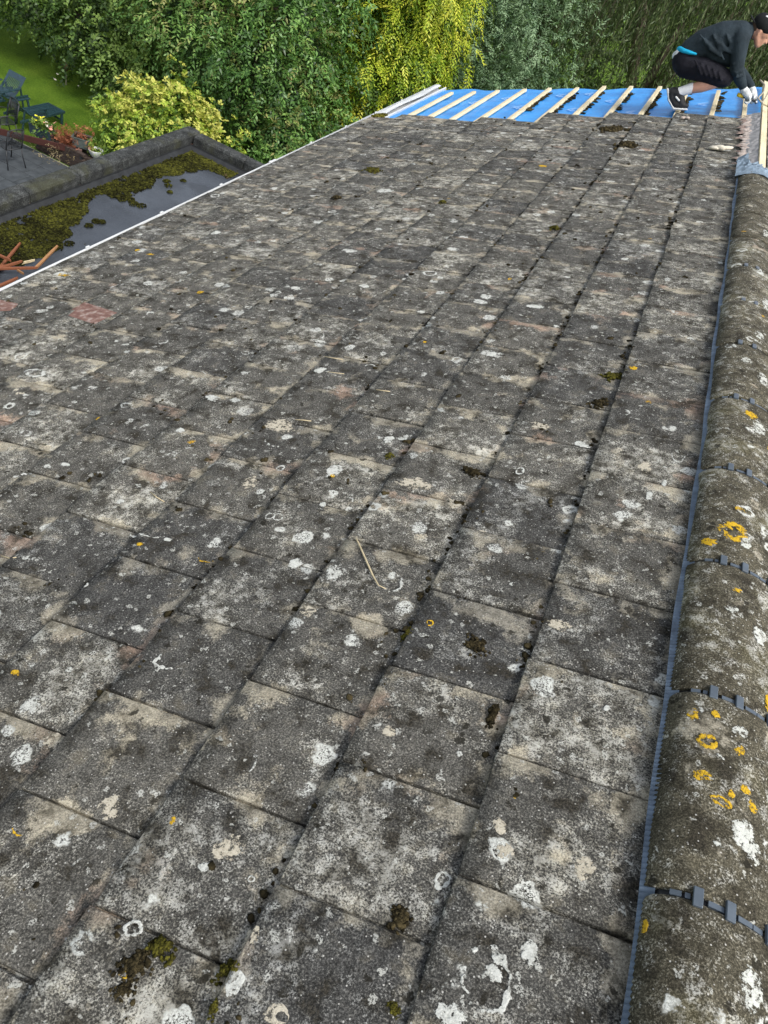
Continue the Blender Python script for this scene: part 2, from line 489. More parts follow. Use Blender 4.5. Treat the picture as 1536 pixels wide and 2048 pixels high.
# membrane over the rafters, sagging a little between them
m_ = MB(); NA_, NB_ = 56, 120
a_lo, a_hi, b_lo, b_hi = -3.70, .23, -.9, 10.86
for i in range(NA_ + 1):
    for j in range(NB_ + 1):
        a = a_lo + (a_hi - a_lo) * i / NA_; b = b_lo + (b_hi - b_lo) * j / NB_
        t = -.068 - .006 * math.sin(b * math.pi / .45) ** 2 + .0035 * math.sin(a * 7 + b * 3.1) * math.sin(b * 2.3 + a * 2)
        if j == NB_: b += .03 * math.sin(a * 5) + .02 * math.sin(a * 17); t += .006 * math.sin(a * 9)
        m_.v.append(tuple(RF(a, b, t)))
for i in range(NA_):
    for j in range(NB_):
        q = i * (NB_ + 1) + j; m_.f.append((q, q + NB_ + 1, q + NB_ + 2, q + 1))
m_.build('roofing_membrane', M_UNDER, house, True)
# printed arrows on the membrane
for (a, b) in ((-1.72, 9.35), (-1.40, 9.9), (-2.36, 9.5), (-2.04, 10.3), (-2.98, 9.8), (-1.08, 9.2), (-.74, 10.1), (-1.72, 10.4), (-2.66, 10.1), (-.40, 9.7)):
    p = MB()
    for s in (-1, 1):
        p.add([RF(a, b, -.057), RF(a + .018, b, -.058), RF(a + .075 + .018, b + s * .10, -.058), RF(a + .075, b + s * .10, -.058)], [(0, 1, 2, 3)])
        p.add([RF(a + .05, b, -.058), RF(a + .06, b, -.058), RF(a + .11, b + s * .09, -.058), RF(a + .10, b + s * .09, -.058)], [(0, 1, 2, 3)])
    p.build('membrane_print', M_PRINT, house)
# timber battens laid bare
for a, far in ((-.22, 10.45), (-.555, 10.5), (-.895, 10.78), (-1.22, 10.82), (-1.555, 10.84), (-1.86, 10.74), (-2.19, 10.72), (-2.50, 10.66), (-2.815, 10.58), (-3.11, 10.50), (-3.38, 10.44), (.075, 10.6)):
    d = random.uniform(-.012, .012)
    p = MB(); p.bar(RF(a - d, 8.15, -.046), RF(a + d, far, -.046), .044, .030, NA, .002)
    p.build('batten', M_BATTEN, house)
# eaves: fascia, wall, gutter with its brackets
p = MB()
for a, t in ((-3.78, 0),): pass
ge = RF(-3.712, 0, -.03)
gx, gz = ge.x, ge.z
prof = [(.058 * math.cos(u), -.055 * math.sin(u)) for u in [math.pi * k / 10 for k in range(11)]]
inn = [(.052 * math.cos(u), -.049 * math.sin(u)) for u in [math.pi * k / 10 for k in range(10, -1, -1)]]
ring = prof + inn
rings = [[Vector((gx + q[0], y, gz + q[1])) for q in ring] for y in (-1.5, 10.95)]
p.loft(rings)
p.build('gutter', M_WHITE, house, True)
lipx = gx - .058
for k in range(14):
    y = -.2 + k * .82
    q = MB(); q.box((lipx - .001, y, gz + .002), (.014, .035, .012), None, .003)
    q.build('gutter_bracket', M_WHITE, house)
for y in (2.36, 6.4):
    q = MB(); q.box((lipx + .004, y, gz - .004), (.022, .11, .02), None, .004); q.build('gutter_joint', M_WHITE, house)
p = MB(); p.box((gx + .075, 4.75, gz - .09), (.022, 12.4, .2)); p.build('fascia', M_WHITE, house)
# white eaves tray showing where the tiles are off
p = MB()
tr = []
for j in range(14):
    b = 8.45 + j * (10.93 - 8.45) / 13
    tr.append([RF(-3.79, b, -.014), RF(-3.725, b, -.012 + .004 * math.sin(j * 1.7)), RF(-3.69 + .015 * math.sin(j * .9), b, -.026), RF(-3.69 + .015 * math.sin(j * .9), b, -.032), RF(-3.79, b, -.020)])
p.loft(tr)
p.build('eaves_tray', M_WHITE, house)

def brick_paint():
    m = NT('house_brick', .9, .1); p = m.pos()
    m.col(m.ramp(m.noise(p, 9, 5), [(.3, (.20, .10, .07)), (.7, (.33, .19, .13))])); return m.m
M_WALL = brick_paint()
p = MB()
p.box((-2.62 + 3.35, 4.7, (gz - .2) / 2), (6.7, 12.2, gz - .2))
p.build('wall', M_WALL, house)
p = MB()                                   # gable peak under the slopes
xl, xr = -2.62, 4.08
zt = base_z - .12
for y in (10.62, 10.80): p.v += [(xl, y, gz - .2), (xr, y, gz - .2), (AX, y, zt)]
p.f += [(0, 1, 2), (5, 4, 3), (0, 3, 4, 1), (1, 4, 5, 2), (2, 5, 3, 0)]
p.build('gable', M_WALL, house)

# ridge tiles with their plastic unions, and the pleated strip under them
HW, HT, PW = .14, .080, 2.1
def rprof(s, o=0.0):
    z = HT * (max(0, 1 - abs(s) ** PW)) ** (1 / PW)
    return s * (HW + o), z + o
def ridge_tile_mesh(i, ln):
    r = random.Random(i); mb = MB(); rings = []
    ss = [-1, -.992, -.96, -.88, -.74, -.55, -.33, -.1, .12, .35, .57, .76, .89, .965, .993, 1]
    ysx = [0, .004, .012, .12, .25, .37, ln - .012, ln - .004, ln]
    for n, y in enumerate(ysx):
        o = -.004 if n in (0, len(ysx) - 1) else (-.0012 if n in (1, len(ysx) - 2) else 0)
        out = []
        for s in ss:
            x, z = rprof(s, o)
            w = r.gauss(0, .0012) if 1 < n < len(ysx) - 2 else r.gauss(0, .0006)
            out.append(Vector((x + w * s, y + (r.gauss(0, .0012) if n in (0, len(ysx) - 1) else 0), z + w)))
        inner = [Vector((rprof(s, -.018)[0], y, rprof(s, -.018)[1] - (0 if abs(s) > .99 else 0))) for s in reversed(ss)]
        rings.append(out + inner)
    mb.loft(rings)
    m = mb.mesh('ridge_tile'); m.materials.append(M_RIDGE)
    fl = [ (abs(p.normal.y) < .6) for p in m.polygons]
    m.polygons.foreach_set('use_smooth', fl)
    return m
JB = [-.66, -.17, .325, .81, 1.30, 1.785, 2.27, 2.765, 3.26, 3.75, 4.24, 4.735, 5.23, 5.73, 6.24]
for i in range(len(JB) - 1):
    b0, b1 = JB[i] + .007, JB[i + 1] - .007
    if i == len(JB) - 2: b1 += .02
    me = ridge_tile_mesh(i, b1 - b0)
    M = Matrix.Translation((AX + random.uniform(-.002, .002), b0, base_z + random.uniform(-.001, .002))) @ Euler((rad(random.gauss(0, .15)), rad(random.gauss(0, .4)), rad(random.gauss(0, .15)))).to_matrix().to_4x4()
    rt = link('ridge_tile', me, None, house, M)
    if i == 0: continue
    jb = JB[i]
    u = MB()                               # curved band down in the joint
    rings = []
    for y in (jb - .014, jb + .014):
        o = [Vector((AX + rprof(s, -.010)[0], y, base_z + rprof(s, -.010)[1])) for s in np.linspace(-1, 1, 25)]
        n_ = [Vector((AX + rprof(s, -.022)[0], y, base_z + rprof(s, -.022)[1])) for s in np.linspace(1, -1, 25)]
        rings.append(o + n_)
    u.loft(rings)
    un = u.build('ridge_union', M_BLACK, rt)
    def on_arc(s, o):
        x, z = rprof(s, o); x2, z2 = rprof(min(.999, s + .01), o)
        tx = Vector((x2 - x, 0, z2 - z)).normalized() if s < .98 else Vector((0, 0, -1))
        return Vector((AX + x, 0, base_z + z)), tx
    for s in (-.50, -.10, .46, .80):        # blocks straddling the joint
        if i > 10: continue
        pc, tx = on_arc(s, .002)
        ny = tx.cross(Vector((0, 1, 0))); ny = -ny if ny.z < 0 else ny
        q = MB(); q.box(pc + Vector((0, jb, 0)), (.0175, .036, .007), Matrix((tx, Vector((0, 1, 0)), ny)).transposed(), .0012)
        q.build('union_clip', M_CLIP, rt)
    for s in (-.75, -.62, -.3, -.2, .1, .2, .32, .62, .9):    # webs seen in the slot
        if i > 7: continue
        pc, tx = on_arc(s, -.006)
        ny = tx.cross(Vector((0, 1, 0))); ny = -ny if ny.z < 0 else ny
        q = MB(); q.box(pc + Vector((0, jb, 0)), (.020 if s in (-.75, -.3, .1, .32) else .009, .010, .006), Matrix((tx, Vector((0, 1, 0)), ny)).transposed())
        q.build('union_web', M_CLIP, rt)

# pleated ridge roll: each pleat a rib across the strip
for side in (-1, 1):
    p = MB(); nb = 620; b0, b1 = -.6, 6.62
    xe = HW + .030
    rows = []
    for j in range(nb * 2 + 1):
        b = b0 + (b1 - b0) * j / (nb * 2)
        z = .0045 if j % 2 else .0005
        wob = .0025 * math.sin(b * 3.1) + .0018 * math.sin(b * 11)
        prof2 = [(xe + wob, -.030 * side ** 2 * 0), (HW + .004, .003), (HW - .012, .010)]
        if side < 0:
            pts = [RF(.0885 + wob * 1.3, b, .0035 + z), RF(.099, b, .0065 + z), RF(.118, b, .016 + z)]
        else:
            pts = [Vector((AX + xe, b, base_z - .012 + z)), Vector((AX + HW + .004, b, base_z - .003 + z)), Vector((AX + HW - .016, b, base_z + .008 + z))]
        rows.append(pts)
    p.loft(rows, cap=False, closed=False)
    p.build('ridge_roll', M_BLUEPL, house)

# ------------------------------------------------------------------ far end of the ridge, where the caps are off
p = MB(); p.bar(Vector((AX - .005, 6.52, base_z + .056)), Vector((AX + .005, 9.12, base_z + .050)), .052, .034, (0, 0, 1), .002)
p.build('ridge_batten', M_BATTEN, house)
p = MB(); p.bar(Vector((AX + .004, 9.22, base_z + .052)), Vector((AX + .01, 10.75, base_z + .052)), .052, .034, (0, 0, 1), .002)
p.build('ridge_batten', M_BATTEN, house)
# crumpled end of the roll
r2 = random.Random(3)
p = MB(); rows = []
for i in range(15):
    b = 6.18 + .42 * i / 14; row = []
    for j in range(22):
        x = -.17 + .34 * j / 21
        zz = base_z + .012 + .078 * max(0, 1 - (abs(x) / .17) ** 1.9) * min(1, (1 - .25 * i / 14)) + (r2.gauss(0, .004) if i > 2 else 0)
        if i > 10 and j < 5: zz += .02 * (i - 10) / 4
        row.append(Vector((AX + x, b + r2.gauss(0, .006) + (.05 * math.sin(j * .9) if i > 11 else 0), zz)))
    rows.append(row)
p.loft(rows, cap=False, closed=False)
p.build('ridge_roll_end', M_SILVER, house)
p = MB(); rows = []
for i in range(10):
    b = 6.48 + .34 * i / 9; rows.append([Vector((AX - .165 + .055 * j / 5 + r2.gauss(0, .004), b, RF(.08, 0).z + .01 + .012 * j + r2.gauss(0, .008))) for j in range(6)])
p.loft(rows, cap=False, closed=False); p.build('ridge_roll_flap', M_SILVER, house)
p = MB(); rows = []
for i in range(40):
    b = 6.56 + 2.2 * i / 39; rows.append([RF(.098 + .024 * j, b, -.004 + .004 * j + r2.gauss(0, .003)) for j in range(6)])
p.loft(rows, cap=False, closed=False); p.build('ridge_slip', plain('dusty_grey_slip', (.24, .235, .235), .6, .3, .3, 20, .003), house)
# old mortar bedding
n = 140; bb = RNG.uniform(6.62, 8.72, n); aa = RNG.normal(.125, .018, n)
cen = np.array([RF(a, b, .0)[:] for a, b in zip(aa, bb)])
setp(lumps('mortar_bedding', cen, np.stack([RNG.uniform(.010, .028, n), RNG.uniform(.02, .05, n), RNG.uniform(.002, .006, n)], 1), ICO2, M_MORTAR, house, .12, axes=ROOF3), kind='stuff')
n = 28; bb = RNG.uniform(6.7, 8.7, n); aa = RNG.normal(.085, .012, n)
cen = np.array([RF(a, b, .001)[:] for a, b in zip(aa, bb)])
setp(lumps('pink_mortar', cen, np.stack([RNG.uniform(.012, .03, n), RNG.uniform(.03, .07, n), RNG.uniform(.001, .003, n)], 1), ICO2, M_PINK, house, .12, axes=ROOF3), kind='stuff')

def half_ridge(name, label, loc, eul, ln=.44, mat=None):
    mb = MB(); rings = []
    for y in (0, .006, ln - .006, ln):
        o = -.003 if y in (0, ln) else 0
        ss_ = np.linspace(-1, 1, 13)
        rings.append([Vector((rprof(s, o)[0], y, rprof(s, o)[1])) for s in ss_] + [Vector((rprof(s, -.018)[0], y, rprof(s, -.018)[1])) for s in reversed(ss_)])
    mb.loft(rings)
    o = link(name, mb.mesh(name), mat or M_RIDGE, None, Matrix.Translation(loc) @ Euler(eul).to_matrix().to_4x4())
    return setp(o, label, 'roof tile')
half_ridge('lifted_ridge_tile', 'grey curved ridge tile lifted off and laid beside the gloved hands', (AX + .17, 8.55, base_z - .035), (0, rad(24), rad(2)))
p = MB(); p.box((0, 0, 0), (.26, .40, .018), None, .003)
setp(link('lifted_flat_tile', p.mesh('lifted_flat_tile'), M_MORTAR, None, Matrix.Translation((AX + .185, 7.35, base_z + .025)) @ Euler((0, rad(10), rad(3))).to_matrix().to_4x4()), 'pale grey flat tile lying loose past the ridge, beside the long batten', 'roof tile')
p = MB(); p.box((0, 0, 0), (.26, .36, .018), None, .003)
setp(link('lifted_flat_tile', p.mesh('lifted_flat_tile'), M_TILE, None, Matrix.Translation((AX + .20, 7.40, base_z - .005)) @ Euler((0, rad(12), rad(-4))).to_matrix().to_4x4()), 'dark flat tile lying under the pale loose tile past the ridge', 'roof tile')
n = 70
cen = np.stack([AX + RNG.uniform(.09, .26, n), RNG.uniform(6.3, 7.1, n), base_z + RNG.uniform(-.02, .03, n)], 1)
setp(lumps('ridge_rubble', cen, RNG.uniform(.012, .035, (n, 3)), ICO1, M_MORTAR), 'crumbled pale mortar lying past the ridge beside the batten end', 'rubble', kind='stuff')

# ------------------------------------------------------------------ lichen, moss and bits on the tiles
def lichen_mat(name, c0, c1, soft=.55):
    m = NT(name, .95, .05); p = m.pos()
    k = m.noise(p, 200, 3, .75); b = m.noise(p, 38, 4, .65)
    m.col(m.ramp(m.math('ADD', m.math('MULTIPLY', k, .6), m.math('MULTIPLY', b, .4)), [(.38, c0), (.56, c1)]))
    m.bump(k, .003)
    # thin crust: crumbles away towards its edge, bare concrete shows through
    k2 = m.noise(p, 105, 4, .75)
    e = m.math('ADD', m.math('MULTIPLY', m.attr('edge'), soft), m.math('ADD', m.math('MULTIPLY', m.math('SUBTRACT', k2, .5), 1.5), m.math('MULTIPLY', m.math('SUBTRACT', b, .5), 1.1)))
    tr = m.n('ShaderNodeBsdfTransparent'); mx = m.n('ShaderNodeMixShader')
    m.put(mx.inputs[0], m.ss(e, .17, .34))
    m.t.links.new(tr.outputs[0], mx.inputs[1]); m.t.links.new(m.b.outputs[0], mx.inputs[2]); m.t.links.new(mx.outputs[0], m.o.inputs[0])
    return m.m
M_LW = lichen_mat('white_lichen', (.30, .305, .275), (.56, .57, .53), .46)
M_LG = lichen_mat('pale_sandy_lichen', (.32, .29, .22), (.50, .46, .37), .36)
M_LY = lichen_mat('yellow_lichen', (.30, .19, .02), (.58, .37, .03), .38)
M_LW2 = lichen_mat('ragged_white_lichen', (.33, .335, .30), (.54, .555, .51), .34)
class CB(MB):
    def __init__(s): super().__init__(); s.e = []
    def build(s, name, mat, parent=None, smooth=True):
        me = s.mesh(name, smooth)
        at = me.attributes.new('edge', 'FLOAT', 'POINT'); at.data.foreach_set('value', np.array(s.e, np.float32))
        return link(name, me, mat, parent)
def crust(mb, a, b, ra, rb, r, inner=0.0, arc0=0.0, arc1=6.2832, lift=0.0, place=None):
    """ragged crust patch or broken ring lying on the slope"""
    n = 40; full = arc1 - arc0 > 6.2
    nv = n if full else n + 1
    ph = [r.uniform(0, 6.28) for _ in range(6)]
    pl = place or (lambda x, y, t: RF(x, y, t))
    prof = [(1.0, 0.0, .0002), (.75, .7, .0013), (.4, 1.0, .0017), (0.0, .55 if inner > 0 else 1.0, .0010)]
    if inner > 0: prof[-1] = (0.0, 0.0, .0004)
    base = len(mb.v)
    for fr, ed, hh in prof:
        for i in range(nv):
            u = arc0 + (arc1 - arc0) * i / n
            am = .55 if inner > 0 else 1.0
            k = 1 + am * (.10 * math.sin(2 * u + ph[0]) + .07 * math.sin(3 * u + ph[1]) + .05 * math.sin(6 * u + ph[2]) + .03 * math.sin(11 * u + ph[3]))
            end = 1.0 if full else math.sin(math.pi * i / n) ** .5
            wth = (1 - inner) * (.35 + .65 * end) * (1 + .2 * math.sin(4 * u + ph[4]))
            kk = k - wth * (1 - fr) if inner > 0 else k * fr
            mb.v.append(tuple(pl(a + ra * kk * math.cos(u), b + rb * kk * math.sin(u), hh + lift)))
            mb.e.append(ed * (end if not full else 1))
    for q in range(len(prof) - 1):
        for i in range(n):
            j = (i + 1) % nv
            mb.f.append((base + q * nv + i, base + q * nv + j, base + (q + 1) * nv + j, base + (q + 1) * nv + i))
def tile_t(a):
    """height of the tile surface over the course-edge plane"""
    f = ((a - A0) / GA) % 1.0
    return -TT * f
def patch(mb, px, py, wpx, hpx, r, **kw):
    a, b = rf(px, py)
    a1, _ = rf(px + wpx / 2, py); a0_, _ = rf(px - wpx / 2, py)
    _, b1 = rf(px, py - hpx / 2); _, b0_ = rf(px, py + hpx / 2)
    ra = max(.006, (a1 - a0_) / 2 * .9); rb = max(.006, (b1 - b0_) / 2)
    # correct for the tile sitting below the course-edge plane
    crust(mb, a, b, ra, rb, r, place=lambda x, y, t: RF(x, y, t + tile_t(x) + .0012), **kw)
r3 = random.Random(11)
w_, g_, y_ = CB(), CB(), CB()
TAU = 6.2832
for px, py, wp, hp, kw in [
    (972, 1955, 132, 150, dict(inner=.74, arc0=-2.3, arc1=2.9)), (985, 1945, 52, 44, {}), (945, 1965, 60, 50, dict(inner=.6, arc0=2.4, arc1=4.8)), (1000, 1915, 50, 30, {}), (1015, 1990, 22, 20, {}), (1060, 1900, 50, 60, {}), (900, 2030, 85, 60, {}),
    (470, 1965, 45, 85, {}), (410, 1730, 40, 30, {}), (265, 1855, 50, 45, dict(inner=.45)), (500, 1525, 28, 50, dict(inner=.4, arc0=-1, arc1=2)), (885, 1750, 40, 50, dict(inner=.4)),
    (1252, 1162, 62, 38, dict(inner=.80, arc0=.6, arc1=5.6)), (330, 1322, 60, 40, dict(inner=.45, arc0=2.2, arc1=6.0)), (60, 1405, 45, 55, {}), (135, 1335, 20, 18, {}), (300, 1065, 70, 22, dict(inner=.7, arc0=3.0, arc1=6.2)), (275, 1055, 30, 30, dict(inner=.7, arc0=3.3, arc1=6.2)), (215, 1045, 45, 20, dict(inner=.7, arc0=4.0, arc1=6.2)),
    (335, 1077, 20, 10, {}), (540, 1032, 22, 16, dict(inner=.6)), (556, 1033, 26, 16, dict(inner=.6)), (562, 1050, 26, 18, dict(inner=.7, arc0=3.6, arc1=6.4)), (590, 1120, 34, 26, {}), (668, 1145, 46, 34, {}), (785, 1160, 60, 36, dict(inner=.55, arc0=-1.5, arc1=1.6)), (668, 938, 46, 28, {}), (551, 882, 56, 18, dict(inner=.65, arc0=3.1, arc1=6.3)),
    (560, 930, 22, 14, dict(inner=.4)), (697, 995, 24, 16, dict(inner=.5, arc0=-1, arc1=2.6)), (645, 1004, 20, 12, {}), (776, 874, 24, 20, {}), (425, 795, 36, 16, {}), (398, 745, 32, 14, dict(inner=.75, arc0=-.6, arc1=2.4)), (630, 668, 40, 18, dict(inner=.78, arc0=-1.8, arc1=1.6)), (640, 740, 30, 14, {}), (978, 706, 40, 16, {}), (1165, 882, 46, 12, {}),
    (1358, 905, 34, 24, dict(inner=.7, arc0=2.6, arc1=6.9)), (1300, 985, 16, 26, {}), (1028, 1162, 26, 16, {}), (1040, 940, 24, 16, dict(inner=.5)), (45, 948, 30, 8, {}), (95, 932, 22, 9, {}), (130, 927, 28, 9, {}), (300, 625, 44, 12, {}), (70, 745, 60, 18, dict(inner=.5)), (100, 690, 30, 10, dict(inner=.7, arc0=-1, arc1=2)),
    (490, 700, 22, 8, dict(inner=.6)), (740, 730, 34, 14, dict(inner=.7, arc0=.2, arc1=3)), (905, 497, 30, 9, {}), (700, 500, 40, 9, {}), (640, 440, 40, 9, {}), (120, 545, 34, 9, {}), (430, 390, 22, 7, dict(inner=.5)), (770, 380, 40, 9, {}), (680, 370, 40, 8, {}), (860, 545, 36, 10, dict(inner=.6)), (960, 600, 40, 9, {}),
    (1070, 610, 50, 9, {}), (430, 465, 30, 8, {}), (590, 575, 30, 9, {}), (360, 860, 26, 12, {}), (240, 1000, 24, 12, {}), (170, 1170, 18, 14, {}), (500, 1750, 18, 18, dict(inner=.5)), (920, 1500, 20, 14, {}), (1330, 960, 14, 14, {}), (1215, 1410, 20, 14, {})]:
    patch(w_, px, py, wp, hp, r3, **kw)
for px, py, wp, hp in [(455, 1690, 85, 70), (560, 2030, 110, 70), (1170, 1730, 60, 60), (1000, 1650, 40, 40), (780, 1460, 36, 34), (100, 1475, 50, 50), (620, 1220, 60, 30), (500, 960, 40, 30), (830, 965, 90, 30), (910, 1000, 50, 20), (560, 850, 90, 30), (40, 780, 40, 18), (870, 735, 60, 18), (1080, 850, 60, 14), (1290, 930, 40, 24), (215, 1610, 70, 60), (500, 1880, 60, 90), (1010, 1700, 50, 46), (1120, 1250, 60, 30), (960, 1070, 60, 26)]:
    patch(g_, px, py, wp, hp, r3)
for px, py, wp, hp, kw in [(410, 1110, 46, 18, dict(inner=.55, arc0=3.1, arc1=6.3)), (38, 1660, 46, 26, dict(inner=.5, arc0=3, arc1=6.3)), (245, 1945, 28, 22, dict(inner=.5)), (1030, 1590, 16, 18, {}), (860, 1245, 18, 14, dict(inner=.5)), (280, 1088, 18, 9, {}), (1265, 735, 26, 8, {}), (850, 683, 14, 6, {}), (345, 1640, 20, 22, {}), (30, 1345, 30, 14, {}), (195, 830, 14, 8, {}),
    (1085, 330, 22, 5, {}), (1020, 553, 12, 6, {}), (400, 580, 16, 6, {}), (275, 500, 14, 5, {}), (300, 506, 22, 4, {}), (125, 547, 38, 7, {}), (745, 340, 22, 5, {}), (665, 948, 14, 10, {})]:
    patch(y_, px, py, wp, hp, r3, **kw)
setp(w_.build('white_lichen', M_LW, house), kind='stuff')
setp(g_.build('sandy_lichen', M_LG, house), kind='stuff')
# lichen on the ridge tiles
def on_ridge(s0, b0):
    def f(x, y, t):
        s = max(-.98, min(.98, s0 + x / HW)); q = rprof(s, t + .001); return Vector((AX + q[0], b0 + y, base_z + q[1]))
    return f
for s0, b0, ra, rb, kw in [(-.53, 1.16, .022, .022, dict(inner=.35)), (-.45, 1.24, .012, .010, {}), (-.56, 1.07, .020, .016, {}), (-.30, 1.025, .024, .014, dict(inner=.4)), (-.06, 1.17, .018, .016, {}), (.05, 1.08, .014, .014, {}), (.16, 1.05, .012, .018, {}), (-.75, 1.225, .012, .018, {}), (-.17, 1.05, .010, .014, {}),
    (-.98, .735, .006, .014, {}), (-.05, .60, .014, .022, {}), (-.45, .59, .012, .010, {}), (-.8, .55, .03, .02, {}), (-.66, .53, .02, .02, {}), (.42, 1.35, .012, .03, {}), (-.35, 1.93, .045, .05, dict(inner=.3)), (-.75, 1.86, .02, .02, {}), (-.25, 2.05, .02, .014, {}), (-.2, 1.78 - .1, .014, .012, {}), (-.1, 2.66, .03, .03, {}), (.5, 2.5, .02, .03, {})]:
    crust(y_, 0, 0, ra, rb, r3, place=on_ridge(s0, b0), **kw)
setp(y_.build('yellow_lichen', M_LY, house), kind='stuff')
w2 = CB()
for s0, b0, ra, rb in [(.02, .98, .035, .05), (.2, .95, .03, .04), (-.35, 1.13, .012, .01), (-.3, .93, .012, .012), (-.05, 1.22, .03, .025), (.2, .70, .03, .06), (.25, 1.55, .03, .04), (-.3, 1.6, .025, .02), (-.1, 1.9, .03, .04), (.3, 2.0, .02, .05), (.1, 2.6, .04, .08), (.2, 3.0, .03, .08), (.05, 3.4, .03, .06), (.25, 3.8, .03, .1), (.0, 4.2, .03, .07), (.2, 4.9, .03, .1), (-.4, 2.4, .02, .03), (-.3, 3.1, .03, .04)]:
    crust(w2, 0, 0, ra * .8, rb * .75, r3, place=on_ridge(s0, b0))
setp(w2.build('white_lichen', M_LW2, house), kind='stuff')

# dry moss crumbs, thickest below the course edges and in the corners of tiles
from mathutils import noise as _mn
mth_noise = lambda q: _mn.noise(Vector(q))
ca, cb, cz = [], [], []
for i in range(1500):
    k = random.choice([0, 0, 1, 1, 2, 2, 3, 3, 4, 5, 6, 7, 8, 9, 10])
    b = random.uniform(.3, 8.6)
    shift = (.726 if k % 2 == 0 else .581)
    if random.random() < .3:
        jn = (shift + round((b - shift) / WT) * WT) + random.gauss(0, .02)
        b = jn
    a = A0 - k * GA - abs(random.gauss(0, .012)) - .004 if random.random() < .62 else A0 - random.uniform(-.5, 11.6) * GA
    if b > EDGE_B[min(11, max(0, k))] - .2: continue
    if mth_noise((b * 1.7, k * 3.1, .5)) < random.uniform(-.35, .25): continue
    for q in range(random.randint(1, 4)):
        ca.append(a + random.gauss(0, .007)); cb.append(b + random.gauss(0, .016)); cz.append(random.choice([.002, .003, .004, .005, .006, .009]) * (.8 + .05 * b))
cen = np.array([RF(a, b, tile_t(a) + .002)[:] for a, b in zip(ca, cb)]); cz = np.array(cz)
sz = np.stack([cz * RNG.uniform(.8, 1.3, len(cz)), cz * RNG.uniform(.9, 1.7, len(cz)), cz * RNG.uniform(.4, .8, len(cz))], 1)
setp(lumps('moss_crumbs', cen, sz, ICO2, M_MOSSD, None, .20, axes=ROOF3), 'dark dry moss crumbs scattered over the tiles and along the course edges', 'moss', kind='stuff')

def moss_clump(px, py, rm, hm, mat, label, flat=1.0, nn=190):
    a, b = rf(px, py); r = RNG
    ang = r.uniform(0, 6.28, nn); q = np.minimum(1.0, np.abs(r.normal(0, .5, nn))); lob = 1 + .35 * np.sin(2 * ang + px) + .25 * np.sin(5 * ang + py)
    aa = a + rm * q * lob * np.cos(ang) * flat; bb = b + rm * q * lob * np.sin(ang)
    tt = np.array([tile_t(x) for x in aa]) + hm * np.clip(1 - q ** 2, 0, 1) * .6
    cen = np.array([RF(x, y, t)[:] for x, y, t in zip(aa, bb, tt)])
    s = rm * .13
    kz = r.uniform(.45, 1.3, nn) * s
    o = lumps('moss_clump', cen, np.stack([kz * r.uniform(.8, 1.3, nn), kz * r.uniform(.8, 1.3, nn), kz], 1), ICO2, mat, None, .25, axes=ROOF3)
    setp(o, label, 'moss')
moss_clump(322, 1895, .026, .020, M_MOSSG, 'largest green-brown moss cushion in a tile joint at lower left')
moss_clump(452, 1935, .021, .018, M_MOSSG, 'upright green moss cushion above the white lichen at lower left')
moss_clump(270, 1925, .030, .006, M_MOSSD, 'flat blackish moss patch beside the largest moss cushion')
moss_clump(245, 1975, .018, .006, M_MOSSD, 'small dark moss patch below the yellow lichen ring at lower left')
moss_clump(425, 2018, .014, .010, M_MOSSG, 'small green moss tuft at the bottom edge of the picture, left of centre')
moss_clump(788, 2010, .017, .008, M_MOSSG, 'brownish green moss spot at the bottom edge near the big lichen ring')
moss_clump(778, 905, .018, .014, M_MOSSG, 'round bright green moss tuft alone on a tile in mid roof')
moss_clump(800, 1830, .030, .006, M_MOSSD, 'dark brown moss smear above a tile joint near the bottom', .5)
moss_clump(985, 1420, .030, .010, M_MOSSD, 'dark moss wedge filling the course step beside the second tile column', .35)
moss_clump(952, 1285, .030, .007, M_MOSSD, 'round dark moss patch in the middle of a tile right of the dry stalk')
moss_clump(810, 1265, .016, .012, M_MOSSG, 'mossy plug at a tile corner above the reddish mortar streak')
moss_clump(945, 938, .030, .012, M_MOSSD, 'long dark moss strip along a lower tile edge in mid roof', 1.4)
moss_clump(1225, 745, .036, .008, M_MOSSG, 'flat olive moss patch on the tiles two courses below the blue strip', 1.2)
moss_clump(1200, 800, .036, .010, M_MOSSD, 'dark brown moss heap against the upper course edge near the blue strip')
moss_clump(745, 340, .07, .012, M_MOSSG, 'flat green moss mat on the far left tiles', 1.2)
moss_clump(672, 395, .035, .035, M_MOSSD, 'dark round moss ball sitting alone on the left tiles')
moss_clump(885, 405, .026, .022, M_MOSSG, 'small yellow-green moss ball at mid roof')
moss_clump(1110, 452, .036, .020, M_MOSSG, 'bright green moss tuft near the centre top of the roof')
moss_clump(760, 231, .09, .018, M_MOSSG, 'green moss mat at the far left corner of the tiles by the blue membrane', .8)
moss_clump(1225, 258, .12, .016, M_MOSSD, 'wide heap of loosened dark moss on the far tiles', 1.0, 200)
moss_clump(1255, 290, .10, .012, M_MOSSD, 'streak of loosened dark moss below the wide heap', 1.2)
# broken moss and grit along the uphill side of the battens
ca, cb = [], []
for a, lo in ((-.22, 9.0), (-.555, 8.95), (-.895, 8.9), (-1.22, 8.75), (-1.555, 8.75), (-1.86, 8.8), (-2.19, 9.3)):
    for i in range(26):
        ca.append(a + .030 + abs(random.gauss(0, .012))); cb.append(random.uniform(lo, 10.5))
cen = np.array([RF(a, b, -.060)[:] for a, b in zip(ca, cb)])
setp(lumps('batten_grit', cen, np.stack([RNG.uniform(.010, .024, len(cen)), RNG.uniform(.018, .055, len(cen)), RNG.uniform(.008, .016, len(cen))], 1), ICO1, M_MOSSD, None, .3, axes=ROOF3), 'dark grit and moss caught along the uphill side of the bare battens', 'debris', kind='stuff')
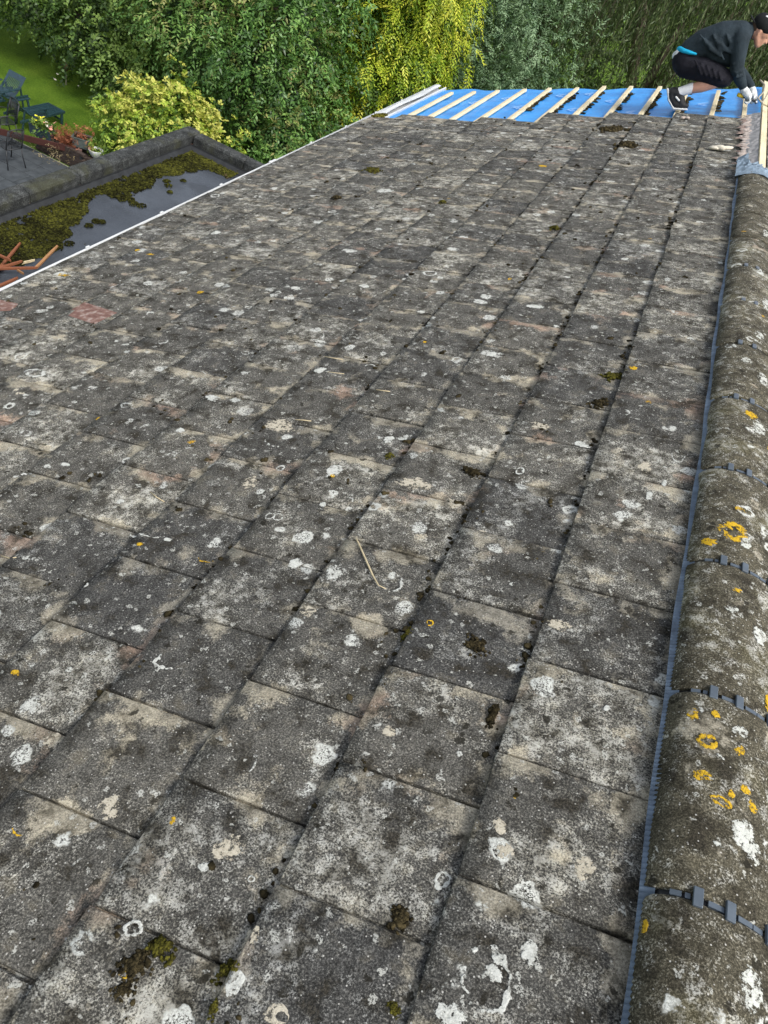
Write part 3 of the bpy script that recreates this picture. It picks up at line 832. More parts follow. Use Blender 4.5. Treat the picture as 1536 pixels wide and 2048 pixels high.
# a stone-like lump of mortar and a few stalks
a, b = rf(1440, 299)
o = lumps('mortar_chunk', np.array([RF(a + x, b, .012)[:] for x in (-.045, 0, .045)]), np.array([(.05, .03, .016), (.055, .034, .022), (.05, .03, .017)]), ICO2, plain('cream_mortar', (.62, .57, .47), .9, .1, .2, 30, .003), None, .06, axes=ROOF3)
setp(o, 'long cream mortar chunk lying on the far tiles left of the ridge', 'mortar chunk')
a, b = rf(1370, 238)
o = lumps('mortar_chunk', np.array([RF(a + x, b, .010)[:] for x in (-.02, .02)]), np.array([(.03, .022, .014), (.03, .022, .013)]), ICO2, M_MORTAR, None, .08, axes=ROOF3)
setp(o, 'small pale mortar chunk on the far tiles just in front of the kneeling man\'s shoe', 'mortar chunk')
M_STRAW = plain('dry_straw', (.50, .42, .27), .8, .2, .25, 40)
def stalk(pts, rr_, label):
    P = []
    for px, py in pts:
        a, b = rf(px, py); P.append(RF(a, b, tile_t(a) + .006))
    o = MB().tube(P, rr_, 6).build('dry_stalk', M_STRAW, None, True); setp(o, label, 'stalk')
stalk([(704, 1056), (716, 1085), (733, 1122), (745, 1148), (757, 1168), (772, 1174)], [.0012, .0022, .0028, .0024, .002, .001], 'long dry straw stalk with a hooked end in the middle of the roof')
stalk([(299, 980), (312, 990), (327, 998)], .0018, 'short dry stalk lying on the tiles at mid left')
stalk([(0, 1106), (16, 1110), (33, 1117)], .0018, 'short pale stalk at the left edge of the picture')
stalk([(648, 715), (665, 717), (686, 719)], .0018, 'pale straw lying crosswise upper right of the two others in mid roof')
stalk([(752, 781), (766, 782), (780, 783)], .0020, 'short straw lying level on a tile right of mid roof')
stalk([(655, 744), (672, 745), (688, 746)], .0018, 'lower pale straw of the pair in mid roof')
stalk([(590, 838), (606, 838), (622, 839)], .0020, 'short straw at the left of mid roof beside a pale patch')

# ------------------------------------------------------------------ reddish repair slip and dirt are in the tile surface; two bare red tiles
def red_mat():
    m = NT('bare_red_tile', .9, .1); p = m.pos()
    m.col(m.ramp(m.noise(p, 30, 5), [(.3, (.12, .065, .055)), (.52, (.20, .12, .10)), (.66, (.34, .28, .25))])); m.bump(m.noise(p, 200, 2), .002); return m.m
M_RED = red_mat()
for (x0, y0, x1, y1, x2, y2, x3, y3) in ((113, 627, 150, 603, 232, 620, 187, 643), (-12, 618, -6, 597, 34, 603, 18, 615)):
    p = MB()
    cs = [rf(x, y) for x, y in ((x0, y0), (x1, y1), (x2, y2), (x3, y3))]
    k0 = math.floor((sum(c[0] for c in cs) / 4 - A0) / GA)
    for dt in (.0025, -.004):
        for a, b in cs:
            f_ = min(.97, max(.02, (a - A0) / GA - k0)); p.v.append(tuple(RF(A0 + (k0 + f_) * GA, b, -TT * f_ + dt)))
    p.f += [(3, 2, 1, 0), (0, 1, 5, 4), (1, 2, 6, 5), (2, 3, 7, 6), (3, 0, 4, 7)]
    o = p.build('tile_scar', M_RED, house)

# ------------------------------------------------------------------ garden ground
def lawn_mat():
    m = NT('lawn_grass', .85, .1); p = m.pos()
    f = m.math('ADD', m.math('MULTIPLY', m.noise(p, 1.1, 4), .4), m.math('MULTIPLY', m.noise(p, 19, 5, .8), .6))
    m.col(m.ramp(f, [(.36, (.028, .065, .006)), (.5, (.075, .140, .012)), (.64, (.15, .225, .026))]))
    m.bump(m.noise(p, 55, 4, .7), .05, .8)
    return m.m
M_LAWN = lawn_mat()
p = MB(); p.add([(-900, -900, 0), (900, -900, 0), (900, 900, 0), (-900, 900, 0)], [(0, 1, 2, 3)])
setp(p.build('ground', M_LAWN), kind='structure')

M_SLAB = NT('patio_slab', .7, .3)
_p = M_SLAB.pos()
M_SLAB.col(M_SLAB.ramp(M_SLAB.noise(_p, 5, 6, .65), [(.3, (.028, .033, .037)), (.7, (.064, .073, .080))])); M_SLAB = M_SLAB.m
M_JOINT = plain('sandy_joint', (.24, .23, .20), .95, .1, .3, 20)
patio = setp(MB().box((-13.6, 14.0, .012), (6.4, 4.6, .024)).build('patio', M_JOINT), kind='structure')
rp = random.Random(21)
y = 11.75
while y < 16.2:
    hy = rp.choice([.45, .6, .6]); x = -16.7 + rp.uniform(0, .3)
    while x < -10.5:
        wx = rp.choice([.45, .6, .9])
        q = MB(); q.box((x + wx / 2, y + hy / 2, .026), (wx - .014, hy - .014, .036), None, .004)
        q.build('paving_slab', M_SLAB, patio); x += wx
    y += hy

# low dark wall at the edge of the patio
M_DBRICK = plain('dark_damp_brick', (.050, .038, .033), .9, .1, .4, 14, .004)
wall = thing('garden_wall', 'low dark brick wall between the patio and the lawn', 'wall', (-14.3, 16.42, 0))
core = MB().box((-13.38, 16.43, .2), (1.36, .10, .40)).build('wall_core', M_BLACK, wall)
for k in range(6):
    for j in range(16):
        x = -14.08 + j * .225 + (k % 2) * .11
        if x > -12.75: continue
        MB().box((x + .1, 16.43, .035 + k * .075 + .02), (.213, .112, .065), None, .003).build('brick', M_DBRICK, wall)
rail = thing('timber_rail', 'red-brown stained timber rail and post at the patio edge', 'rail', (-12.9, 16.5, 0))
MB().bar((-15.2, 15.31, .40), (-12.93, 16.54, .40), .05, .15, (0, 0, 1), .004).build('rail', M_BROWN, rail)
MB().box((-12.90, 16.53, .23), (.15, .10, .48), Matrix.Rotation(rad(28), 3, 'Z'), .004).build('post', plain('grey_brown_post', (.11, .065, .055), .8, .2, .3, 12), rail)
for dz in (.39, .33):
    for dx in (-.03, .03):
        MB().tube([(-12.90 + dx * .88 + .0 , 16.53 + dx * .47 - .045, dz), (-12.90 + dx * .88 + .012, 16.53 + dx * .47 - .062, dz)], .008, 8).build('bolt', M_BLACK, rail)

# brick pier at the left edge of the picture
pier = thing('brick_pier', 'pale-jointed brick pier at the left edge beyond the coping', 'pier', (-7.75, 8.05, 0))
M_PB = plain('pier_brick', (.20, .13, .09), .9, .1, .35, 11, .004)
MB().box((-7.75, 8.05, 1.85), (.40, .40, 3.70)).build('mortar_core', plain('lime_mortar', (.46, .43, .36), .95, .1, .2, 30, .003), pier)
pb = MB().box((0, 0, 0), (.206, .098, .070), None, .004).mesh('brick'); pb.materials.append(M_PB)
for k in range(30):
    z = 3.70 - .045 - k * .092
    if z < 1.2: break
    for sx, sy, rz in ((-.105, -.153, 0), (.105, -.153, 0), (-.105, .153, 0), (.105, .153, 0), (.153, 0, 90), (-.153, 0, 90)):
        f = 1 if k % 2 else -1
        link('brick', pb, None, pier, Matrix.Translation((-7.75 + sx * 1.0 + (0 if rz else .0), 8.05 + sy, z)) @ Matrix.Rotation(rad(rz), 4, 'Z'))

# ------------------------------------------------------------------ flat-roofed extension with its parapet
ext = thing('flat_roof_extension', 'flat felt roof with concrete coped parapet below the gutter', 'building', (-4.8, 4.5, 0))
ZC = 4.5; ZF = 4.26
def felt_mat():
    m = NT('wet_roofing_felt', .3, .5); p = m.pos()
    n1 = m.noise(p, 1.6, 5, .6); n2 = m.noise(p, 120, 3, .7)
    c = m.ramp(n1, [(.3, (.020, .024, .030)), (.7, (.046, .054, .066))])
    c = m.mix(m.math('MULTIPLY', m.ss(n2, .5, .68), .30), c, (.15, .16, .17))
    c = m.mix(m.math('MULTIPLY', m.ss(m.noise(p, 7, 4, .7), .58, .70), .5), c, (.030, .034, .042))
    m.col(c)
    m.put(m.b.inputs['Roughness'], m.ss(m.noise(p, 1.3, 3), .42, .62, .07, .5))
    m.bump(n2, .0015)
    return m.m
M_FELT = felt_mat()
p = MB(); p.box((-4.7, 4.6, ZF - .10), (4.2, 13.6, .2)); p.build('felt_roof', M_FELT, ext)
for x in (-5.55, -4.55, -3.55):                       # lap seams of the felt
    MB().box((x, 4.6, ZF + .002), (.10, 13.4, .006)).build('felt_seam', M_FELT, ext)
def cope_mat():
    m = NT('grey_coping_stone', .92, .1); p = m.pos()
    f = m.math('ADD', m.math('MULTIPLY', m.noise(p, 7, 5, .65), .4), m.math('MULTIPLY', m.noise(p, 70, 3, .8), .6))
    c = m.ramp(f, [(.38, (.012, .013, .013)), (.5, (.038, .041, .041)), (.64, (.12, .126, .124))])
    c = m.mix(m.math('MULTIPLY', m.ss(m.noise(p, 2.5, 4), .50, .66), .55), c, (.060, .062, .034))
    m.col(c); m.bump(f, .006)
    return m.m
M_COPE = cope_mat()
M_UPST = plain('felt_upstand', (.020, .022, .024), .6, .3, .4, 8)
def coping(p0, p1, out):
    d = Vector(p1) - Vector(p0); L_ = d.length; d.normalize(); o = Vector(out)
    prof = [(-.118, .0), (-.120, .02), (-.120, .118), (-.10, .146), (-.02, .160), (.09, .150), (.122, .135), (.145, .105), (.145, .02), (.142, 0)]
    rings = []
    for s, k in ((.007, .90), (.022, 1), (L_ - .022, 1), (L_ - .007, .90)):
        rings.append([Vector(p0) + d * s + o * (a * (1 if k == 1 else .985)) + Vector((0, 0, ZC - .160 + h_ * k)) for a, h_ in prof])
    mb = MB(); mb.loft(rings)
    mb.build('coping_stone', M_COPE, ext)
ys = [11.53, 10.42, 9.49, 8.58, 7.63, 6.71, 5.79, 4.86, 3.94, 3.02, 2.1, 1.18, .26, -.66]
for i in range(len(ys) - 1):
    coping((-6.775, ys[i + 1], 0), (-6.775, ys[i] , 0), (-1, 0, 0))
xs_ = [-6.62, -5.68, -4.77, -3.85, -2.93]
for i in range(4): coping((xs_[i], 11.38, 0), (xs_[i + 1], 11.38, 0), (0, 1, 0))
MB().box((-6.775, 4.9, ZF / 2 + .04), (.235, 12.9, ZF + .08)).build('parapet_wall', M_WALL, ext)
MB().box((-4.77, 11.38, ZF / 2 + .04), (3.75, .235, ZF + .08)).build('parapet_wall', M_WALL, ext)
p = MB(); p.loft([[Vector((-6.655, y_q, ZF + .085)), Vector((-6.650, y_q, ZF + .06)), Vector((-6.58, y_q, ZF + .004)), Vector((-6.655, y_q, ZF - .05))] for y_q in (-1, 11.26)]); p.build('upstand', M_UPST, ext)
p = MB(); p.loft([[Vector((x_q, 11.262, ZF + .085)), Vector((x_q, 11.257, ZF + .06)), Vector((x_q, 11.19, ZF + .004)), Vector((x_q, 11.262, ZF - .05))] for x_q in (-6.65, -2.8)]); p.build('upstand', M_UPST, ext)
MB().box((-4.75, 4.6, (ZF - .2) / 2), (3.9, 13.3, ZF - .2)).build('wall', M_WALL, ext)

# moss carpet on the felt
poly = [(-60, 440), (0, 422), (60, 400), (125, 374), (180, 347), (250, 320), (290, 293), (340, 286), (372, 275), (395, 285), (430, 305), (480, 325), (500, 335), (485, 347), (450, 357), (430, 343), (400, 341), (372, 346), (345, 352), (310, 354), (312, 365), (300, 376), (275, 382), (260, 397), (240, 400), (222, 396), (205, 390), (188, 392), (172, 404), (176, 415), (160, 442), (135, 456), (142, 470), (112, 500), (70, 522), (30, 532), (-60, 560)]
def inside(x, y):
    c = False; j = len(poly) - 1
    for i in range(len(poly)):
        if (poly[i][1] > y) != (poly[j][1] > y) and x < (poly[j][0] - poly[i][0]) * (y - poly[i][1]) / (poly[j][1] - poly[i][1]) + poly[i][0]: c = not c
        j = i
    return c
from mathutils import noise as mnoise
cs = []; sz = []
rm = random.Random(9)
polyw = [on_z(x, y, ZF)[:2] for x, y in poly]
poly = polyw
xa, xb = min(q[0] for q in poly), max(q[0] for q in poly); ya, yb = min(q[1] for q in poly), max(q[1] for q in poly)
tries = 0
while len(cs) < 16000 and tries < 140000:
    tries += 1
    x, y = rm.uniform(xa, xb), rm.uniform(ya, yb)
    wx = x + .05 * mnoise.noise((x * 6, y * 6, 0)); wy = y + .08 * mnoise.noise((x * 6, y * 6, 7))
    if not inside(wx, wy): continue
    if mnoise.noise((x * 2.6, y * 2.2, 3.3)) + .6 * mnoise.noise((x * 7, y * 7, 1)) + .45 * mnoise.noise((x * 19, y * 19, 5)) < -.40: continue
    s = rm.uniform(.008, .022)
    cs.append((x, y, ZF + s * .25 + .012 * max(0, mnoise.noise((x * 9, y * 9, 2))))); sz.append((s * rm.uniform(.8, 1.5), s * rm.uniform(.8, 1.5), s * rm.uniform(.5, .9)))
for (px, py, s_) in ((262, 400, .05), (267, 408, .06), (283, 412, .055), (178, 452, .05), (192, 443, .05), (203, 445, .05), (333, 363, .05), (337, 372, .05), (366, 362, .04), (340, 385, .035), (245, 400, .05), (138, 488, .05), (116, 498, .05)):
    q = on_z(px, py, ZF)
    for k in range(45):
        u = rm.uniform(0, 6.28); r = s_ * math.sqrt(rm.random()); s = rm.uniform(.007, .015)
        cs.append((q.x + r * math.cos(u), q.y + 1.4 * r * math.sin(u), ZF + .006 + .02 * (1 - r / s_))); sz.append((s, s, s * .8))
setp(lumps('moss_carpet', np.array(cs), np.array(sz), ICO1, M_MOSSF, None, .28), 'olive and brown moss carpet growing over the wet flat roof', 'moss', kind='stuff')

# broken red battens dropped on the flat roof
bat = [((40, 487), (-14, 552), M_OLDWOOD, 'long red batten end slanting up at the left edge of the flat roof'),
       ((115, 492), (72, 536), M_OLDWOOD2, 'orange splintered batten standing out right of the dropped battens'),
       ((45, 522), (-20, 542), M_OLDWOOD, 'red batten lying across the two slanting ones'),
       ((75, 536), (-16, 537), M_OLDWOOD, 'thin red batten lying level among the dropped battens'),
       ((48, 548), (35, 540), M_OLDWOOD2, 'short splinter of red batten by the gutter'),
       ((20, 520), (-25, 500), M_OLDWOOD, 'dark red batten end at the very left edge of the flat roof'),
       ((35, 556), (-20, 580), M_OLDWOOD, 'red batten nearest the gutter at the left edge'),
       ((70, 520), (45, 526), M_STRAW, 'pale thin splinter of wood among the dropped battens')]
for i, (q0, q1, mt, lb) in enumerate(bat):
    z = ZF + .03 + .022 * i
    a, b = on_z(*q0, z + .02), on_z(*q1, z - .005)
    mid_ = (a + b) / 2; d = b - a
    w = .028 if i not in (4, 7) else .014
    mb = MB(); ns = 5; rings = []
    for k in range(ns):
        f = k / (ns - 1) - .5; jx = rm.uniform(-.002, .002); sh = .5 if k in (0,) else 1
        rings.append([Vector((d.length * f + (rm.uniform(-.02, .02) if k in (0, ns - 1) else 0), yy * w / 2 * sh + jx, zz * .012)) for yy, zz in ((-1, -1), (1, -1), (1, 1), (-1, 1))])
    mb.loft(rings)
    R = d.to_track_quat('X', 'Z').to_matrix().to_4x4()
    o = link('broken_batten', mb.mesh('broken_batten'), mt, None, Matrix.Translation(mid_) @ R)
    setp(o, lb, 'batten', 'broken battens dropped on the flat roof')

# ------------------------------------------------------------------ garden furniture
M_GREEN = plain('dark_green_plastic', (.014, .036, .046), .26, .9, .2, 8)
M_IRON = plain('black_iron', (.020, .022, .025), .45, .4, .3, 25)
def lounger(label, x0, y0, rz, back_deg, back_len=.72):
    """plastic sun lounger; local +Y is the foot end, origin under the seat/back hinge"""
    t = thing('sun_lounger', label, 'sun lounger', (0, 0, 0), 'green sun loungers on the lawn')
    W_ = .58; Zs = .34; Lf = 1.12
    P = []
    def add(name, mb): o = mb.build(name, M_GREEN, t); P.append(o)
    for s in (-1, 1): add('side_rail', MB().box((s * (W_ / 2 - .02), Lf / 2 - .25, Zs - .02), (.04, Lf + .5, .065), None, .006))
    add('foot_rail', MB().box((0, Lf - .03, Zs - .012), (W_ - .084, .06, .045), None, .006))
    for k in range(7):
        add('slat', MB().box((-.21 + k * .070, Lf / 2 - .03, Zs - .004), (.050, Lf - .10, .018), None, .004))
    c_, s_ = math.cos(rad(back_deg)), math.sin(rad(back_deg))
    def bk(x, l, n=0.0):
        cv = .05 * math.sin(math.pi * l / back_len) - n
        return Vector((x, -l * c_ + -cv * s_ * -1 * 0 - (-n) * 0 + (-n * s_), Zs + l * s_ + n * c_ - .045 * math.sin(math.pi * l / back_len) * c_))
    R = 8
    def strip(x0_, x1_, l0, l1):
        rings = []
        for k in range(R + 1):
            l = l0 + (l1 - l0) * k / R
            rings.append([bk(x0_, l, .012), bk(x1_, l, .012), bk(x1_, l, -.012), bk(x0_, l, -.012)])
        return MB().loft(rings)
    for s in (-1, 1): add('back_stile', strip(s * W_ / 2 - (.09 if s > 0 else 0), s * W_ / 2 + (.09 if s < 0 else 0), 0, back_len))
    add('back_rail', strip(-W_ / 2 + .092, W_ / 2 - .092, 0, .13)); add('back_rail', strip(-W_ / 2 + .092, W_ / 2 - .092, back_len - .12, back_len))
    for k in range(8): add('back_slat', strip(-.19 + k * .0485, -.19 + k * .0485 + .027, .132, back_len - .122))
    for s in (-1, 1):
        for yy in (Lf - .10, -.10): add('leg', MB().box((s * (W_ / 2 - .035), yy, (Zs - .05) / 2), (.055, .07, Zs - .05), None, .008))
        q = bk(s * (W_ / 2 - .03), back_len * .62, -.02)
        add('back_prop', MB().bar(q, (q.x, q.y - .10, 0.0), .045, .035, (1, 0, 0), .004))
        add('armrest', MB().bar((s * (W_ / 2 + .02), -.18, .56), (s * (W_ / 2 + .02), .46, .54), .075, .03, (0, 0, 1), .008))
        add('arm_post', MB().bar((s * (W_ / 2 + .01), .36, .53), (s * (W_ / 2 - .01), .40, .30), .05, .05, (0, 1, 0), .006))
    add('cross_brace', MB().bar((-W_ / 2 + .06, Lf - .10, .12), (W_ / 2 - .06, Lf - .10, .12), .04, .04))
    t.location = (x0, y0, 0); t.rotation_euler = (0, 0, rad(rz))
    for o in P: o.matrix_parent_inverse = Matrix.Identity(4)
lounger('dark green plastic lounger with its flat foot end towards the trees', -15.07, 17.20, -2, 38)
lounger('green plastic lounger behind, its slatted backrest raised and shining', -16.17, 17.70, 176, 47, .62)

def iron_chair(label, loc, rz):
    t = thing('iron_chair', label, 'chair', (0, 0, 0), 'black iron garden chairs')
    P = []
    def add(n_, mb, sm=True): P.append(mb.build(n_, M_IRON, t, sm))
    for s in (-1, 1):
        add('leg', MB().tube([(s * .20, .20, .44), (s * .215, .23, .25), (s * .24, .30, .0)], .014, 8))
        add('leg', MB().tube([(s * .20, -.19, .44), (s * .21, -.22, .25), (s * .235, -.30, .0)], .014, 8))
        add('back_post', MB().tube([(s * .20, -.19, .44), (s * .215, -.24, .66), (s * .20, -.30, .92)], .014, 8))
        add('arm', MB().tube([(s * .215, -.24, .66), (s * .25, -.05, .675), (s * .25, .16, .66), (s * .235, .22, .58), (s * .20, .20, .44)], .010, 8))
    add('seat_frame', MB().tube([(-.20, -.19, .44), (-.21, .1, .445), (-.20, .20, .44), (0, .225, .44), (.20, .20, .44), (.21, .1, .445), (.20, -.19, .44), (0, -.20, .44), (-.20, -.19, .44)], .014, 8))
    add('back_rail', MB().tube([(-.20, -.30, .92), (-.1, -.315, .955), (0, -.32, .965), (.1, -.315, .955), (.20, -.30, .92)], .014, 8))
    add('back_rail', MB().tube([(-.205, -.225, .56), (.205, -.225, .56)], .009, 8))
    sm = MB()
    for k in range(9):
        x = -.17 + k * .0425
        for a, b in ((x, min(.19, x + .16)), (x, max(-.19, x - .16))):
            sm.tube([(a, -.232, .57), (b, -.312, .93)], .0055, 5)
    add('back_lattice', sm)
    sm = MB()
    for k in range(10):
        u = -.18 + k * .04
        sm.tube([(u, -.18, .443), (u, .19, .443)], .004, 5); sm.tube([(-.19, u, .443), (.19, u, .443)], .004, 5)
    add('seat_lattice', sm)
    t.location = loc; t.rotation_euler = (0, 0, rad(rz))
    for o in P: o.matrix_parent_inverse = Matrix.Identity(4)
iron_chair('black iron chair with lattice back standing beyond the brown rail', (-14.80, 16.10, 0.03), 160)
iron_chair('black iron chair on the patio slabs in front of the brown rail', (-13.78, 15.12, .044), 75)

# planters along the wall
M_TROUGH = plain('blue_grey_trough', (.030, .050, .065), .5, .35, .25, 12)
M_GPOT = plain('grey_green_pot', (.085, .105, .10), .6, .3, .25, 12)
M_SOIL = plain('dark_soil', (.030, .022, .015), .95, .05, .4, 40, .01)
def box_planter(label, loc, rz, L_, W_, Hh, mat, name='trough_planter'):
    t = thing(name, label, 'planter', (0, 0, 0)); P = []
    rings = []
    for (z, k) in ((0, .86), (Hh * .93, 1.0), (Hh * .93, 1.06), (Hh, 1.06), (Hh, .93), (Hh * .82, .93)):
        rings.append([Vector((sx * L_ / 2 * (k if L_ < .5 else (1 + (k - 1) * .5)), sy * W_ / 2 * k, z)) for sx, sy in ((-1, -1), (1, -1), (1, 1), (-1, 1))])
    mb = MB(); mb.loft(rings, cap=False); mb.f.append((3, 2, 1, 0)); P.append(mb.build('pot', mat, t))
    P.append(MB().box((0, 0, Hh * .80), (L_ * .93, W_ * .9, .02)).build('soil', M_SOIL, t))
    t.location = loc; t.rotation_euler = (0, 0, rad(rz))
    for o in P: o.matrix_parent_inverse = Matrix.Identity(4)
    return t
ZW = .46
box_planter('dark blue-grey trough planter with yellow and pink flowers on the wall', (-13.90, 16.40, ZW - .06), 4, .60, .24, .24, M_TROUGH)
box_planter('square grey-green planter with rusty heather at the wall end', (-13.00, 16.78, .46), 22, .42, .36, .24, M_GPOT, 'square_planter')
bowl = thing('bowl_planter', 'round white bowl planter by the coping', 'planter', (0, 0, 0))
rings = []
for r_, z in ((.08, 0), (.13, .06), (.17, .13), (.185, .18), (.185, .195), (.160, .195), (.150, .13)):
    rings.append([Vector((-12.58 + r_ * math.cos(u), 16.78 + r_ * math.sin(u), .35 + z)) for u in np.linspace(0, 2 * math.pi, 28, endpoint=False)])
mb = MB(); mb.loft(rings, cap=False); mb.build('pot', M_WHITE, bowl, True)
MB().tube([(-12.58, 16.78, .47), (-12.58, 16.78, .495)], .155, 24).build('soil', M_SOIL, bowl)
MB().box((-12.75, 16.80, .165), (.95, .45, .33), Matrix.Rotation(rad(20), 3, 'Z'), .01).build('stand', M_DBRICK, bowl)

# ------------------------------------------------------------------ foliage
def leaf_mat(name, stops, trans=.25, rough=.5, spec=.35, gain=1.3):
    m = NT(name, rough, spec)
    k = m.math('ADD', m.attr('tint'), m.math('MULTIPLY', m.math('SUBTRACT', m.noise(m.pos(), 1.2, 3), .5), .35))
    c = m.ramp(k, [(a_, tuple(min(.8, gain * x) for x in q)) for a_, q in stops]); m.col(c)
    tl = m.n('ShaderNodeBsdfTranslucent'); m.put(tl.inputs[0], m.mix(1.0, c, (1.1, 1.25, .6), 'MULTIPLY'))
    mx = m.n('ShaderNodeMixShader'); mx.inputs[0].default_value = trans * .6
    m.t.links.new(m.b.outputs[0], mx.inputs[1]); m.t.links.new(tl.outputs[0], mx.inputs[2]); m.t.links.new(mx.outputs[0], m.o.inputs[0])
    return m.m
def nrm(v): return v / np.maximum(1e-9, np.linalg.norm(v, axis=-1, keepdims=True))

def leaves(base, ax, nr, ln, wd, fold=.18, bend=.15):
    """diamond leaves: base point, axis, normal (N,3), length, width (N)"""
    sd = nrm(np.cross(ax, nr)); ln = ln[:, None]; wd = wd[:, None]
    v0 = base; tip = base + ax * ln - nr * ln * bend
    mid = base + ax * ln * .48
    l = mid + sd * wd * .5 + nr * wd * fold; r = mid - sd * wd * .5 + nr * wd * fold
    V = np.stack([v0, r, tip, l], 1).reshape(-1, 3)
    F = np.arange(len(V)).reshape(-1, 4)
    return V, F

def crown_mesh(blobs, sprays, per, L, ll, lw, rng, out=.6, droop=.25, upright=0.0, flat=0.0, shell=.55, tint_hi=None, lumpy=.18, gaps=.75):
    """leaf sprays through the outer part of a cluster of ellipsoids"""
    B = np.array(blobs, float); C3, R3 = B[:, :3], B[:, 3:6]
    wgt = R3.prod(1) ** (2 / 3); wgt /= wgt.sum()
    ix = rng.choice(len(B), sprays, p=wgt)
    d = nrm(rng.normal(size=(sprays, 3)))
    q = 1 - shell * rng.uniform(0, 1, sprays) ** 1.8
    lump = 1 + lumpy * (np.sin(d[:, 0] * 7 + ix * 2.1) * np.sin(d[:, 1] * 6 + ix) + .7 * np.sin(d[:, 2] * 11 + d[:, 0] * 5 + ix))
    pos = C3[ix] + d * R3[ix] * (q * lump)[:, None]
    # drop sprays buried deep inside another blob
    keep = np.ones(sprays, bool)
    for k in range(len(B)):
        e = (((pos - C3[k]) / R3[k]) ** 2).sum(1)
        keep &= ~((e < .30) & (ix != k))
    keep &= pos[:, 2] > .05
    # leafy bosses with dark gaps between them
    gp = np.sin(pos[:, 0] * 4.3 + 1.7 * np.sin(pos[:, 2] * 2.9)) * np.sin(pos[:, 1] * 4.1 + 1.3 * np.sin(pos[:, 0] * 2.3)) * np.sin(pos[:, 2] * 4.7 + 1.1 * np.sin(pos[:, 1] * 3.1))
    keep &= (gp > -.08 - .4 * rng.uniform(0, 1, sprays)) | (q < .68)
    pos += d * (gaps * gp)[:, None]
    pos, d, q, ix = pos[keep], d[keep], q[keep], ix[keep]; n = len(pos)
    nd = nrm(d / R3[ix])
    ax = nrm(nd * out + rng.normal(0, .45, (n, 3)) + np.array([0, 0, upright - droop]))
    up = nrm(np.array([0, 0, 1.0]) + nd * .6 + rng.normal(0, .25, (n, 3)))
    side = nrm(np.cross(ax, up)); up = np.cross(side, ax)
    t = (np.arange(per) + .5) / per
    sgn = np.where(np.arange(per) % 2 == 0, 1.0, -1.0)
    Ls = L * rng.uniform(.7, 1.3, n)
    T = t[None, :, None] * Ls[:, None, None]
    pts = pos[:, None] + ax[:, None] * T + np.array([0, 0, -1.0]) * (droop * T ** 2 / L)
    la = nrm(ax[:, None] * .75 + side[:, None] * sgn[None, :, None] * (1 - .5 * t)[None, :, None] + rng.normal(0, .28 * (1 - flat), (n, per, 3)))
    ln_ = nrm(up[:, None] + rng.normal(0, .35 * (1 - flat), (n, per, 3)))
    lnv = ll * rng.uniform(.75, 1.3, n)[:, None] * rng.uniform(.6, 1.3, (n, per)) * (1 - .35 * np.abs(t - .4))[None]
    lwv = lw * rng.uniform(.8, 1.2, (n, per))
    V, F = leaves(pts.reshape(-1, 3), la.reshape(-1, 3), ln_.reshape(-1, 3), lnv.ravel(), lwv.ravel())
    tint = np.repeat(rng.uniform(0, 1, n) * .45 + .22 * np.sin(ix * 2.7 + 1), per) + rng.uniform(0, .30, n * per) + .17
    if tint_hi is not None: tint = tint + np.repeat(tint_hi(pos, nd, q), per)  # painted top light: upward and outer sprays get a lighter tint
    return V, F, tint
def limbs(base, tops, r0, mat, parent, name='trunk', seed=1):
    r = random.Random(seed); mb = MB(); base = Vector(base)
    fork = base + Vector((r.uniform(-.1, .1), r.uniform(-.1, .1), (min(t[2] for t in tops)) * .35))
    mb.tube([base, base.lerp(fork, .5) + Vector((.04, -.03, 0)), fork], [r0, r0 * .85, r0 * .75], 10)
    for tp in tops:
        tp = Vector(tp); m1 = fork.lerp(tp, .45) + Vector((r.uniform(-.2, .2), r.uniform(-.2, .2), r.uniform(0, .3)))
        mb.tube([fork, m1, tp], [r0 * .55, r0 * .35, r0 * .08], 7)
        for k in range(3):
            a = m1.lerp(tp, r.uniform(.1, .7)); b = a + Vector((r.uniform(-.7, .7), r.uniform(-.7, .7), r.uniform(-.1, .6)))
            mb.tube([a, a.lerp(b, .5) + Vector((0, 0, .05)), b], [r0 * .2, r0 * .13, r0 * .03], 5)
    return mb.build(name, mat, parent, True)
M_BARK = plain('grey_brown_bark', (.085, .068, .052), .9, .1, .4, 9, .02)
def tree(name, label, cat, base, mat, blobs, crown, tops, r0, seed, group='trees and shrubs behind the roof'):
    rng = np.random.default_rng(seed)
    t = thing(name, label, cat, base, group)
    Vs, Fs, Ts, n = [], [], [], 0
    for kw in crown:
        V, F, T = crown_mesh(blobs if 'blobs' not in kw else kw['blobs'], rng=rng, **{k: v for k, v in kw.items() if k != 'blobs'})
        Vs.append(V); Fs.append(F + n); Ts.append(T); n += len(V)
    link('crown', np_mesh('crown', np.concatenate(Vs), np.concatenate(Fs), np.concatenate(Ts)), mat, t)
    limbs(base, tops, r0, M_BARK, t, seed=seed)
    return t

